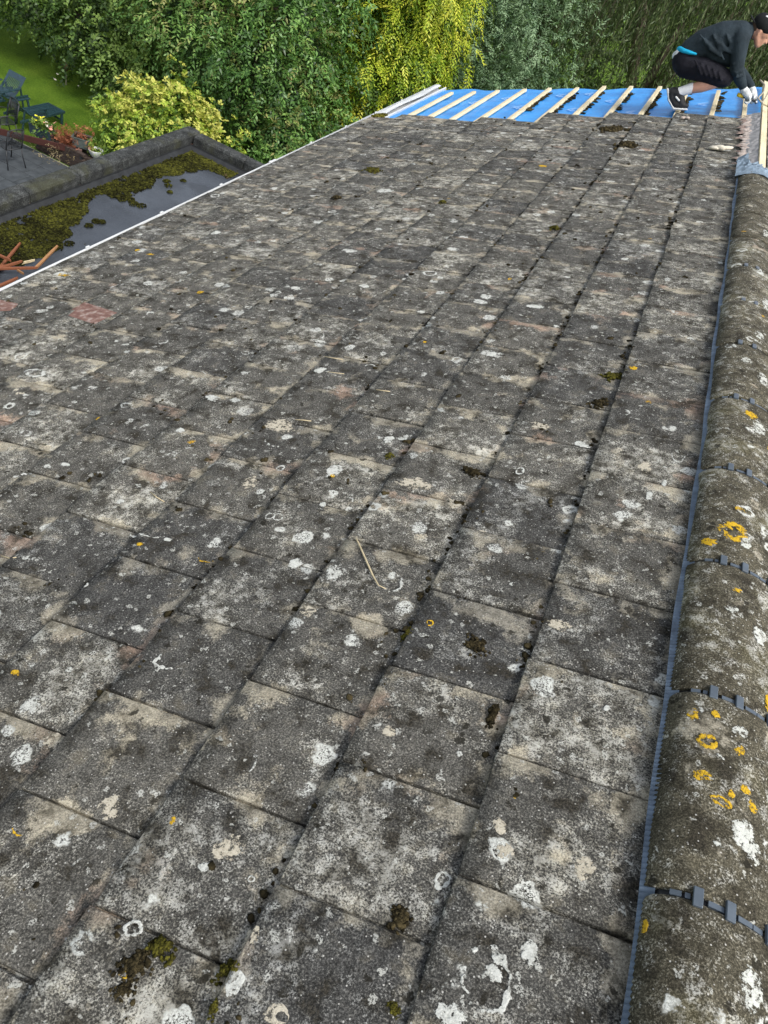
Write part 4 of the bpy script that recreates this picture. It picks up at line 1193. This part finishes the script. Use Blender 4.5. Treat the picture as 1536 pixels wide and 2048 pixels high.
M_LDARK = leaf_mat('dark_tree_leaf', [(.2, (.016, .036, .008)), (.5, (.048, .092, .018)), (.85, (.115, .175, .038))])
M_LMID = leaf_mat('glossy_shrub_leaf', [(.2, (.020, .052, .012)), (.5, (.058, .130, .028)), (.8, (.13, .235, .055)), (1.0, (.20, .20, .07))], .25, .42, .4)
M_LYEL = leaf_mat('yellow_shrub_leaf', [(.15, (.030, .075, .014)), (.45, (.085, .165, .022)), (.78, (.28, .37, .045)), (1.05, (.40, .40, .09))], .3, gain=1.15)
M_LGOLD = leaf_mat('golden_conifer_leaf', [(.12, (.028, .070, .008)), (.45, (.115, .20, .012)), (.78, (.31, .385, .025)), (1.05, (.46, .46, .05))], .3, gain=1.1)
M_LGREY = leaf_mat('grey_green_leaf', [(.2, (.026, .055, .026)), (.5, (.078, .138, .070)), (.85, (.16, .235, .13))], .2)
M_LWIL = leaf_mat('willow_leaf', [(.15, (.020, .033, .010)), (.5, (.062, .096, .030)), (.85, (.15, .190, .078))], .25, gain=1.02)
M_LWOOD = leaf_mat('far_wood_leaf', [(.2, (.010, .020, .006)), (.5, (.024, .045, .012)), (.85, (.05, .085, .022))], .2)

hi = lambda pos, nd, q: .30 * np.clip(nd[:, 2] * 1.1, -.5, 1) + .12 * (q - .8)  # light from above painted into leaf tint: darker underneath and inside
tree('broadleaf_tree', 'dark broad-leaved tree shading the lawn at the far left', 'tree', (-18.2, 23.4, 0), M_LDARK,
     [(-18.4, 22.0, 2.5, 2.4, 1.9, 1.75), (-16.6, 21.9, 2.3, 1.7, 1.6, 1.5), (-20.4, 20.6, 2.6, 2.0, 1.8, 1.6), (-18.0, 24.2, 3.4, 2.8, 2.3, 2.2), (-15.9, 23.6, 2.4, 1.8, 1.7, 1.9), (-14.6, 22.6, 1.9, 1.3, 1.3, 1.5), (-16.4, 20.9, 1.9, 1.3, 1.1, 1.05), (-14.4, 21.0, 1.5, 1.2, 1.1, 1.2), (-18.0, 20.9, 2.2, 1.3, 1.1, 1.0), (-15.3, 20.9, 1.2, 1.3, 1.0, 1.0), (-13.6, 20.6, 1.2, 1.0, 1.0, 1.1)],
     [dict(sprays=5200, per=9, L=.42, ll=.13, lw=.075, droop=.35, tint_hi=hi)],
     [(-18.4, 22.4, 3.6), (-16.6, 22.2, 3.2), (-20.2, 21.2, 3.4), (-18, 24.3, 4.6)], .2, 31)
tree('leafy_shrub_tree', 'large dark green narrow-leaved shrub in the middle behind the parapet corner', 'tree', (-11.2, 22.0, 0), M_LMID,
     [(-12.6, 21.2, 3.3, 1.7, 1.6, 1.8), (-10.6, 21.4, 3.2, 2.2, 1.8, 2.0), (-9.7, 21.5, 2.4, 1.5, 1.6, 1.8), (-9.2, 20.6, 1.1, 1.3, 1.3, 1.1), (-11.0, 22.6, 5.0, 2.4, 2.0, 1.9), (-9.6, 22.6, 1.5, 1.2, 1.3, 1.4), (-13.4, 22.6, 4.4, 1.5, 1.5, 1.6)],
     [dict(sprays=7600, per=10, L=.50, ll=.15, lw=.055, droop=.28, tint_hi=lambda p_, nd, q: .26 * np.clip(nd[:, 2] * 1.1, -.5, 1) + .1 * (q - .8))],  # same painted top light, a little weaker
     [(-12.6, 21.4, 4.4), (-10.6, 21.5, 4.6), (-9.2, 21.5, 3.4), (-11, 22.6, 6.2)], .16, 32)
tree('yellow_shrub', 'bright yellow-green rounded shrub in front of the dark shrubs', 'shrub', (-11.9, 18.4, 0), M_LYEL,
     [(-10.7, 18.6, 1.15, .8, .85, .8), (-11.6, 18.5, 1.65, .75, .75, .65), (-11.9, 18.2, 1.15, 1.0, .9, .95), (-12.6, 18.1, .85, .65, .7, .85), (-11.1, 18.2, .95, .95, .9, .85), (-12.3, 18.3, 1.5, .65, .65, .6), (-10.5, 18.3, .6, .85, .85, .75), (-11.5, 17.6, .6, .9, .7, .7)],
     [dict(sprays=5200, per=7, L=.15, ll=.105, lw=.058, droop=.25, upright=.0, lumpy=.20, tint_hi=lambda p_, nd, q: .50 * np.clip(nd[:, 2] * .9 + .05, -.6, 1) + .25 * (q - .85))],  # greener leaves low down, plus top light painted into the tint
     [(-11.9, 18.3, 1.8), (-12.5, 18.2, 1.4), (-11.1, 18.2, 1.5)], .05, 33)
# golden conifer: drooping fans on tiers of branches
gb = []
rg = random.Random(4)
for k in range(44):
    z = .6 + k * .19; R_ = 2.75 * (1 - z / 14); u = k * 2.4
    gb.append((-8.0 + (R_ - .5) * math.cos(u) * .85, 24.3 + (R_ - .5) * math.sin(u) * .85, z, .75, .75, .60))
gb.append((-8.0, 24.3, 4.2, 1.6, 1.6, 4.2))
tree('golden_conifer', 'golden yellow drooping conifer standing behind the white eaves tray', 'tree', (-8.0, 24.3, 0), M_LGOLD, gb,
     [dict(sprays=13500, per=12, L=.42, ll=.13, lw=.038, droop=.62, flat=.7, lumpy=.22, tint_hi=lambda p_, nd, q: .40 * np.clip(nd[:, 2] * .8 + .15, -.6, 1) + .5 * (q - .85))],  # upper and outer fans tinted lighter, painting in light from above
     [(-8.0, 24.3, 9.5), (-8.2, 24.0, 7)], .2, 34)
tree('buddleia_shrub', 'grey-green feathery shrub between the golden conifer and the willow', 'shrub', (-6.3, 26.6, 0), M_LGREY,
     [(-6.6, 26.3, 4.6, 1.9, 1.6, 2.0), (-5.3, 26.5, 3.2, 1.7, 1.5, 1.8), (-7.3, 25.9, 3.4, 1.4, 1.3, 1.7), (-6.1, 27.0, 6.4, 1.7, 1.6, 1.8), (-6.3, 25.6, 2.2, 2.0, 1.4, 1.6), (-4.6, 26.9, 5.2, 1.4, 1.4, 1.6)],
     [dict(sprays=6000, per=12, L=.50, ll=.12, lw=.036, droop=.15, upright=.25, tint_hi=hi)],
     [(-6.6, 26.3, 6), (-5.3, 26.5, 5), (-7.3, 26, 4.8)], .12, 35)

# weeping willow: hanging withies set with narrow leaves
def willow(label, base, Rr, top, seed, n=1500):
    rng = np.random.default_rng(seed)
    t = thing('weeping_willow', label, 'tree', base, 'trees and shrubs behind the roof')
    u = rng.uniform(0, 2 * np.pi, n); r = Rr * np.sqrt(rng.uniform(.10, 1, n))
    x = base[0] + r * np.cos(u); y = base[1] + r * np.sin(u)
    zt = top - 2.6 * (r / Rr) ** 2 + rng.normal(0, .9, n)
    ln = rng.uniform(2.0, 5.5, n)
    ln = np.minimum(ln, zt - .3)
    per = 38
    s = (np.arange(per) + .5) / per
    dx, dy = rng.normal(0, .10, n), rng.normal(0, .10, n); phs = rng.uniform(0, 6, n)
    pts = np.stack([x[:, None] + np.cos(u)[:, None] * .5 * np.sqrt(s)[None] + dx[:, None] * s * ln[:, None] * .5 + .05 * np.sin(s[None] * 5 + phs[:, None]),
                    y[:, None] + np.sin(u)[:, None] * .5 * np.sqrt(s)[None] + dy[:, None] * s * ln[:, None] * .5,
                    zt[:, None] - ln[:, None] * s], -1)
    la = nrm(np.array([0, 0, -1.0]) + rng.normal(0, .42, (n, per, 3)))
    nr_ = nrm(rng.normal(size=(n, per, 3)) + np.stack([np.cos(u), np.sin(u), np.full(n, .5)], -1)[:, None])
    V, F = leaves(pts.reshape(-1, 3), la.reshape(-1, 3), nr_.reshape(-1, 3), rng.uniform(.12, .22, n * per), rng.uniform(.022, .036, n * per))
    tint = np.repeat(rng.uniform(0, .55, n) + .12 * (r / Rr - .7), per) + rng.uniform(.05, .32, n * per)
    link('crown', np_mesh('crown', V, F, tint), M_LWIL, t)
    mb = MB(); keep = rng.choice(n, 500, replace=False)
    for i in keep: mb.tube([pts[i, 0], pts[i, per // 2], pts[i, -1]], [.009, .006, .003], 3, False)
    mb.build('withies', M_BARK, t)
    limbs(base, [(base[0] + Rr * .5 * math.cos(a), base[1] + Rr * .5 * math.sin(a), top * .85) for a in (0, 1.3, 2.6, 3.9, 5.2)], .35, M_BARK, t, seed=seed)
willow('tall dark weeping willow filling the right background behind the crouching man', (-1.4, 32.0, 0), 5.4, 10.5, 41, 2500)
willow('weeping willow further left behind the grey-green shrub', (-6.5, 37.5, 0), 4.5, 11.0, 42, 1200)
willow('weeping willow at the far right edge behind the man\'s head', (7.2, 35.0, 0), 5.0, 10.0, 43, 1300)

# woodland further back closes the view
wb = []
rw = random.Random(77)
for i in range(46):
    x = -42 + i * 1.35 + rw.uniform(-.6, .6)
    yb_ = 34 + (x + 42) * .26 if x < -14 else 41 + rw.uniform(0, 3)
    wb.append((x, yb_ + rw.uniform(-1, 1.5) - (6 if x < -20 else 0), rw.uniform(2, 4), 2.4, 2.0, 3.0)); wb.append((x + .5, yb_ + 2, rw.uniform(6, 8), 2.6, 2.2, 3.2))
V, F, T = crown_mesh(wb, 15000, 9, .7, .28, .12, np.random.default_rng(50), droop=.3, tint_hi=hi)
setp(link('woodland', np_mesh('woodland', V, F, T), M_LWOOD), 'dark dense woodland closing the view behind the garden trees', 'woodland', kind='stuff')
# undergrowth in the shade below the dark tree
V, F, T = crown_mesh([(-19.5 + 1.1 * k, 26.4 + .2 * math.sin(k * 2), .7, 1.1, .8, .9) for k in range(9)], 2600, 9, .4, .16, .08, np.random.default_rng(51), tint_hi=hi)
setp(link('undergrowth', np_mesh('undergrowth', V, F, T), M_LWOOD), 'dark undergrowth in the shade beneath the far left tree', 'undergrowth', kind='stuff')

# planting in the pots
def small_plant(name, label, blobs, mat, sprays, ll, lw, seed, cat='plant', L=.10):
    rng = np.random.default_rng(seed)
    V, F, T = crown_mesh(blobs, sprays, 7, L, ll, lw, rng, droop=.05, upright=.5, shell=.8)
    t = thing(name, label, cat, (blobs[0][0], blobs[0][1], blobs[0][2]))
    link('foliage', np_mesh('foliage', V, F, T), mat, t)
    return t
M_RUST = leaf_mat('rusty_heather', [(.2, (.05, .018, .012)), (.55, (.15, .045, .025)), (.9, (.30, .13, .07))], .1, .8, .1)
M_POT = leaf_mat('pot_plant_leaf', [(.2, (.02, .05, .01)), (.55, (.07, .14, .02)), (.9, (.2, .26, .05))], .2)
fl = small_plant('potted_flowers', 'yellow and pink flowers in the dark trough on the wall', [(-13.86, 16.42, .66, .28, .12, .08), (-13.70, 16.42, .66, .16, .12, .08)], M_POT, 260, .055, .028, 61, 'flowers')
M_YF = plain('yellow_petals', (.75, .68, .05), .6, .2, .12, 30); M_PF = plain('pink_petals', (.72, .34, .26), .6, .2, .15, 30); M_WF = plain('cream_petals', (.78, .74, .62), .6, .2, .1, 30)
rq = random.Random(8)
for i in range(22):
    mt = M_YF if i < 10 else (M_PF if i < 17 else M_WF)
    x = (-13.98 + rq.uniform(-.12, .12)) if i < 10 else (-13.74 + rq.uniform(-.10, .16)); y = 16.45 + rq.uniform(-.12, .10); z = .74 + rq.uniform(-.03, .10)
    mb = MB(); R_ = rq.uniform(.035, .055) * (1 if i < 17 else .6); tilt = Euler((rq.uniform(-.7, .3), rq.uniform(-.5, .5), rq.uniform(0, 6))).to_matrix()
    for k in range(5):
        u = k * 1.2566
        mb.add([Vector((x, y, z)) + tilt @ Vector(q) for q in ((0, 0, 0), (R_ * math.cos(u - .5), R_ * math.sin(u - .5), R_ * .3), (R_ * 1.15 * math.cos(u), R_ * 1.15 * math.sin(u), R_ * .38), (R_ * math.cos(u + .5), R_ * math.sin(u + .5), R_ * .3))], [(0, 1, 2, 3)])
    mb.build('flower', mt, fl)
small_plant('heather_plant', 'rusty red heather filling the gap between trough and square planter', [(-13.40, 16.50, .48, .24, .16, .14), (-13.25, 16.55, .46, .18, .14, .12), (-13.36, 16.6, .64, .05, .05, .18)], M_RUST, 420, .06, .014, 62)
small_plant('heather_plant', 'rusty heather inside the square grey-green planter', [(-13.0, 16.77, .66, .17, .14, .07)], M_RUST, 220, .05, .014, 63)
small_plant('bowl_plant', 'low dark planting in the white bowl', [(-12.58, 16.78, .52, .13, .13, .04)], M_POT, 120, .05, .025, 64)
M_TWIG = leaf_mat('dry_twig_leaf', [(.2, (.06, .045, .02)), (.55, (.15, .12, .06)), (.9, (.30, .25, .15))], .1, .8, .1)
small_plant('dry_climber', 'dry straggling stems hanging below the brown rail', [(-13.25, 16.25, .22, .40, .08, .20), (-13.0, 16.28, .18, .2, .08, .18)], M_TWIG, 150, .05, .012, 65, L=.16)
# fallen petals and leaves on the lawn
for (px, py, lb) in ((115, 148, 'left white leaf scrap lying on the shaded lawn'), (158, 172, 'small white scrap on the lawn right of the bird stake'), (110, 158, 'lower pale scrap on the shaded lawn')):
    q = on_z(px, py, .03)
    setp(lumps('leaf_scrap', np.array([q[:]]), np.array([(.07, .04, .015)]), ICO1, M_WF, None, .2), lb, 'scrap')
q = on_z(132, 170, 0.0)
st = thing('garden_stake', 'thin pale garden stake standing on the lawn near the dark tree', 'stake', q[:])
MB().tube([q, q + Vector((0, 0, .45))], .012, 6).build('stick', plain('pale_stick', (.30, .27, .22), .8, .2), st)
MB().tube([q + Vector((0, 0, .40)), q + Vector((.0, 0, .52)), q + Vector((0, 0, .62))], [.03, .07, .02], 10).build('ornament', plain('rusty_disc', (.13, .06, .03), .7, .3), st)

# ------------------------------------------------------------------ the roofer crouching by the ridge
M_SKIN = plain('skin', (.52, .28, .20), .55, .35, .12, 20)
M_SWEAT = plain('dark_teal_sweatshirt', (.020, .030, .038), .85, .2, .35, 9, .006)
M_SHORT = plain('black_work_shorts', (.012, .012, .017), .85, .15, .3, 16, .004)
M_CYAN = plain('cyan_tee', (.02, .38, .62), .8, .1, .1)
M_SOCK = plain('white_sock', (.72, .72, .74), .9, .1, .06, 40, .002)
M_SHOE = plain('black_trainer', (.018, .018, .020), .6, .3, .3, 20)
M_SOLE = plain('pale_sole', (.60, .60, .60), .7, .2, .1)
M_GLOVE = plain('white_work_glove', (.55, .57, .57), .9, .1, .25, 30, .002)
M_GRIP = plain('grey_glove_palm', (.10, .12, .12), .8, .2, .3, 30)
M_CAP = plain('black_cap', (.012, .013, .014), .85, .15, .2, 20)
M_HAIR = plain('short_dark_hair', (.055, .038, .028), .9, .1, .3, 60, .002)
YM = 9.20
def J(px, py, dy=0.0): return on_y(px, py, YM + dy)
def blob(name, segs, mat, parent, voxel=.012, smooth=6, extra=None):
    """continuous skin over a set of tapered capsules (p0, r0, p1, r1)"""
    bm = bmesh.new()
    for p0, r0, p1, r1 in segs:
        p0, p1 = Vector(p0), Vector(p1); n = 9
        for k in range(n):
            f = k / (n - 1)
            M = Matrix.Translation(p0.lerp(p1, f)) @ Matrix.Scale(r0 + (r1 - r0) * f, 4)
            bmesh.ops.create_icosphere(bm, subdivisions=2, radius=1.0, matrix=M)
    for M in (extra or []): bmesh.ops.create_icosphere(bm, subdivisions=3, radius=1.0, matrix=M)
    me = bpy.data.meshes.new(name); bm.to_mesh(me); bm.free()
    o = bpy.data.objects.new(name, me); C.objects.link(o)
    r_ = o.modifiers.new('r', 'REMESH'); r_.mode = 'VOXEL'; r_.voxel_size = voxel
    s_ = o.modifiers.new('s', 'SMOOTH'); s_.iterations = smooth; s_.factor = .5
    bpy.context.view_layer.update()
    dg = bpy.context.evaluated_depsgraph_get()
    m2 = bpy.data.meshes.new_from_object(o.evaluated_get(dg)); m2.name = name
    bpy.data.objects.remove(o); bpy.data.meshes.remove(me)
    m2.shade_smooth(); m2.materials.clear(); m2.materials.append(mat)
    return link(name, m2, None, parent)
def chain(pts):
    return [(pts[i][0], pts[i][1], pts[i + 1][0], pts[i + 1][1]) for i in range(len(pts) - 1)]

man = thing('person', 'man in dark sweatshirt, shorts and backward cap crouching at the ridge with gloved hands', 'person', J(1352, 219)[:])
RN, LF = -.15, .16            # near (his right) and far (his left) side
hc = J(1523, 60)              # head centre
nose_d = (J(1558, 92) - hc).normalized()            # where the face looks
crown = (J(1555, 25) - hc); crown = (crown - nose_d * crown.dot(nose_d)).normalized()
lat = Vector((0, 1, 0))
body = []
for d in (RN, LF):
    body += chain([(J(1374, 128, d * .6), .085), (J(1412, 140, d * .9), .078), (J(1448, 157, d), .058)])
    body += chain([(J(1447, 159, d), .056), (J(1425, 166, d), .058), (J(1403, 172, d), .061), (J(1380, 178, d), .045), (J(1361, 183, d), .036), (J(1352, 200, d), .034), (J(1364, 212, d), .028)])
    body += chain([(J(1481, 78, d * .95), .045), (J(1473, 136, d * 1.15), .040), (J(1487 if d < 0 else 1503, 176, d * .55), .029)])
for d in (-.06, .06):
    body += chain([(J(1370, 119, d), .095), (J(1400, 96, d), .095), (J(1440, 80, d), .105), (J(1482, 68, d), .085)])
body += chain([(J(1486, 66), .075), (J(1503, 64), .062), (hc, .062)])
# skull, jaw and face
def HP(f, u, l=0.0): return hc + nose_d * f + crown * u + lat * l
body += chain([(HP(-.02, .02), .086), (HP(.02, .01), .083)])
body += chain([(HP(.045, -.04), .056), (HP(.062, -.095), .034)])
for l in (-1, 1): body += chain([(HP(.0, -.05, l * .045), .038), (HP(.06, -.10, l * .016), .026)])
body += chain([(HP(.088, -.012), .011), (HP(.114, -.048), .014)])      # nose
for l in (-1, 1):
    body += chain([(HP(.086, .006, l * .018), .012), (HP(.076, .008, l * .045), .011)])   # brow
    body += chain([(HP(-.004, .000, l * .086), .010), (HP(-.010, -.034, l * .086), .010), (HP(-.002, -.042, l * .084), .008), (HP(.004, -.008, l * .085), .007)])  # ear
body += chain([(HP(.088, -.078, -.02), .008), (HP(.093, -.078, 0), .009), (HP(.088, -.078, .02), .008)])    # lips
blob('body', body, M_SKIN, man, .009, 4)
eye = bpy.data.meshes.new('eye')
for l in (-1, 1):
    bm = bmesh.new(); bmesh.ops.create_icosphere(bm, subdivisions=2, radius=.011, matrix=Matrix.Translation(HP(.079, -.012, l * .033)))
    me = bpy.data.meshes.new('eye'); bm.to_mesh(me); bm.free(); link('eye', me, M_BLACK, man)
# hair shows below the cap
blob('hair', chain([(HP(-.045, .0), .074), (HP(-.02, .03), .086)]) + chain([(HP(-.055, -.045), .050), (HP(-.05, -.01), .068)]), M_HAIR, man, .009, 4)
# sweatshirt
sw = []
for d in (-.065, .065):
    sw += chain([(J(1382, 101, d), .112), (J(1411, 86, d), .136), (J(1444, 77, d), .150), (J(1478, 69, d), .120)])
    sw += chain([(J(1430, 100, d), .12), (J(1462, 112, d), .10)])
sw += chain([(J(1494, 63), .082), (J(1499, 62), .078)])
for d in (RN, LF):
    sw += chain([(J(1482, 72, d * .75), .098), (J(1481, 82, d * 1.1), .084), (J(1476, 118, d * 1.2), .070), (J(1473, 138, d * 1.15), .067), (J(1480 if d < 0 else 1490, 158, d * .85), .056), (J(1486 if d < 0 else 1502, 173, d * .58), .041)])
# a few folds
for i in range(9):
    d = -.10; sw += chain([(J(1400 + i * 9, 70 + i % 3 * 14, d - .112), .013), (J(1426 + i * 7, 98 + i % 4 * 7, d - .108), .015)])
for i in range(4): sw += chain([(J(1466 + i * 2, 128 + i * 9, -.235), .012), (J(1482 + i * 2, 124 + i * 9, -.215), .010)])
blob('sweatshirt', sw, M_SWEAT, man, .010, 5)
# tee hem and waistband at the back
hem = []
for i in range(7):
    u = -.15 + .05 * i
    hem.append((J(1359 + abs(i - 3) * 6.0, 99 + abs(i - 3) * 1.2, u), .026))
blob('tee_hem', chain([(J(1358, 98, 0), .026), (J(1360, 98, -.10), .026), (J(1367, 101, -.148), .024), (J(1378, 104.5, -.172), .020), (J(1392, 108, -.182), .014)]) + chain([(J(1358, 98, 0), .026), (J(1360, 98, .10), .026), (J(1378, 103, .165), .02)]), M_CYAN, man, .009, 4)
blob('waistband', chain([(J(1358, 107, -.09), .042), (J(1353, 111, 0), .045), (J(1358, 107, .09), .042)]), M_SOCK, man, .010, 4)
# shorts
sh = []
for d in (-.07, .07): sh += chain([(J(1384, 113, d), .100), (J(1368, 122, d), .118), (J(1372, 130, d), .112)])
for d in (RN, LF):
    sh += chain([(J(1373, 131, d * .7), .114), (J(1404, 139, d * .9), .112), (J(1432, 151, d), .102), (J(1450, 157, d), .083)])
    sh += chain([(J(1410, 153, d), .062), (J(1440, 162, d), .060)])
for i in range(5): sh += chain([(J(1390 + i * 12, 120 + i * 6, -.250), .012), (J(1402 + i * 10, 148 + i * 3, -.250), .014)])
blob('shorts', sh, M_SHORT, man, .010, 5)
for d in (RN, LF):
    blob('sock', chain([(J(1384, 176, d), .051), (J(1372, 180, d), .049), (J(1359, 184, d), .046)]), M_SOCK, man, .008, 3)
    shoe = blob('shoe', chain([(J(1356, 186, d), .050), (J(1344, 184, d), .044), (J(1344, 196, d), .046), (J(1351, 208, d), .047), (J(1362, 212, d), .040), (J(1372, 212, d), .030)]) + chain([(J(1360, 190, d), .044), (J(1362, 206, d), .044)]), M_SHOE, man, .008, 4)
    blob('sole', [(J(1335, 178, d + o), .012, J(1338, 200, d + o), .013) for o in (-.025, 0, .025)] + [(J(1338, 200, d + o), .013, J(1347, 217, d + o), .013) for o in (-.03, 0, .03)] + [(J(1347, 217, d + o), .013, J(1373, 219, d + o), .012) for o in (-.03, 0, .03)], M_SOLE, shoe, .007, 3)
    blob('lace_patch', chain([(J(1352, 194, d - .045), .010), (J(1358, 201, d - .045), .010)]), M_SOLE, shoe, .005, 2)
# cap worn back to front
dome = Matrix.Translation(HP(-.008, .040)) @ Matrix((nose_d, crown, lat)).transposed().to_4x4() @ Matrix.Diagonal((.112, .086, .098, 1))
cap = blob('cap', chain([(HP(.03, .05), .070), (HP(-.05, .045), .078)]), M_CAP, man, .009, 4, [dome])
bk_ = (J(1502, 36) - hc)
pr = []
for i in range(5):
    rr_ = []
    for k in range(9):
        l = -.08 + .02 * k; f = i / 4
        q = HP(-.095 - .080 * f * (1 - .35 * (l / .08) ** 2), .022 + .012 * f - 1.8 * l * l, l * (1 - .15 * f)); rr_.append(q)
    pr.append(rr_)
mb = MB(); mb.loft(pr, cap=False, closed=False)
n0 = len(mb.v); mb.loft([[q - crown * .006 for q in r_] for r_ in pr], cap=False, closed=False)
mb.build('brim', M_CAP, cap, True)
lg = MB(); ce = HP(-.03, .135, -.02)
blob('cap_patch', chain([(HP(-.050, .100, -.050), .011), (HP(-.015, .104, -.054), .011)]), M_SOCK, cap, .005, 2)
# gloves: palm, four fingers and a thumb, closed on the tool
def glove(w, k, toward, dy, sgn):
    """w wrist, k knuckles, fingers bend towards 'toward'"""
    g = chain([(w, .037), (w.lerp(k, .5), .038), (k, .030)])
    ax = (k - w).normalized(); side = Vector((0, 1, 0)); side = (side - ax * side.dot(ax)).normalized(); td = (toward - ax * toward.dot(ax)).normalized()
    for i, (o, L_) in enumerate(((-.033, .070), (-.011, .080), (.011, .076), (.033, .062))):
        b0 = k + side * o; b1 = b0 + ax * L_ * .45 + td * L_ * .15; b2 = b1 + td * L_ * .45; b3 = b2 - ax * L_ * .30 + td * .006
        g += chain([(b0, .0115), (b1, .0110), (b2, .0105), (b3, .0095)])
    t0 = w.lerp(k, .45) + side * sgn * .035; t1 = t0 + td * .035 + side * sgn * .012 + ax * .012; t2 = t1 + td * .022 + ax * .022 - side * sgn * .02
    g += chain([(t0, .0135), (t1, .0125), (t2, .0105)])
    return blob('glove', g, M_GLOVE, man, .0055, 2)
gr = glove(J(1487, 178, -.085), J(1498, 193, -.07), Vector((.5, 0, -1)), 0, 1)
gl = glove(J(1503, 178, .085), J(1509, 194, .06), Vector((.3, 0, -1)), 0, -1)
for g, q in ((gr, J(1500, 199, -.07)), (gl, J(1511, 200, .06))):
    blob('grip_pad', chain([(q + Vector((0, -.02, 0)), .018), (q + Vector((0, .02, 0)), .018)]), M_GRIP, g, .006, 2)
# claw hammer held low in the near hand
ham = thing('hammer', 'small hammer with a yellow handle end held in the roofer\'s near hand', 'hammer', J(1490, 194, -.07)[:])
h0, h1 = J(1475, 189, -.085), J(1512, 203, -.045)
MB().tube([h0, h0.lerp(h1, .12), h0.lerp(h1, .3)], [.017, .019, .015], 12).build('grip', plain('yellow_rubber', (.60, .42, .03), .5, .3, .2, 20), ham, True)
MB().tube([h0.lerp(h1, .3), h1], [.012, .011], 10).build('shaft', M_BLACK, ham, True)
hd = (h1 - h0).normalized(); hv = Vector((0, 1, 0))
MB().tube([h1 - hv * .055, h1 - hv * .035, h1 + hv * .02, h1 + hv * .06 + Vector((0, 0, -.015))], [.014, .013, .011, .003], 10).build('head', plain('steel', (.30, .31, .32), .35, .5, .15, 20, 0, .9), ham, True)
# cord looped over the ridge
pts = [J(1520, 160, .15), J(1530, 170, .1), J(1527, 184, .05), J(1516, 196, 0), J(1524, 206, -.02), J(1534, 190, .05), J(1540, 176, .1)]
cr = []
for i in range(len(pts) - 1):
    for k in range(4): cr.append(pts[i].lerp(pts[i + 1], k / 4))
setp(MB().tube(cr, .008, 6).build('cord', plain('grey_cord', (.36, .33, .27), .9, .1, .2, 60), None, True), 'loop of grey cord lying over the ridge batten at the gloved hands', 'cord')
half_ridge('lifted_ridge_tile', 'mossy curved ridge tile leaning behind the cord at the right edge', (AX + .20, 9.15, base_z - .03), (0, rad(20), rad(-5)))
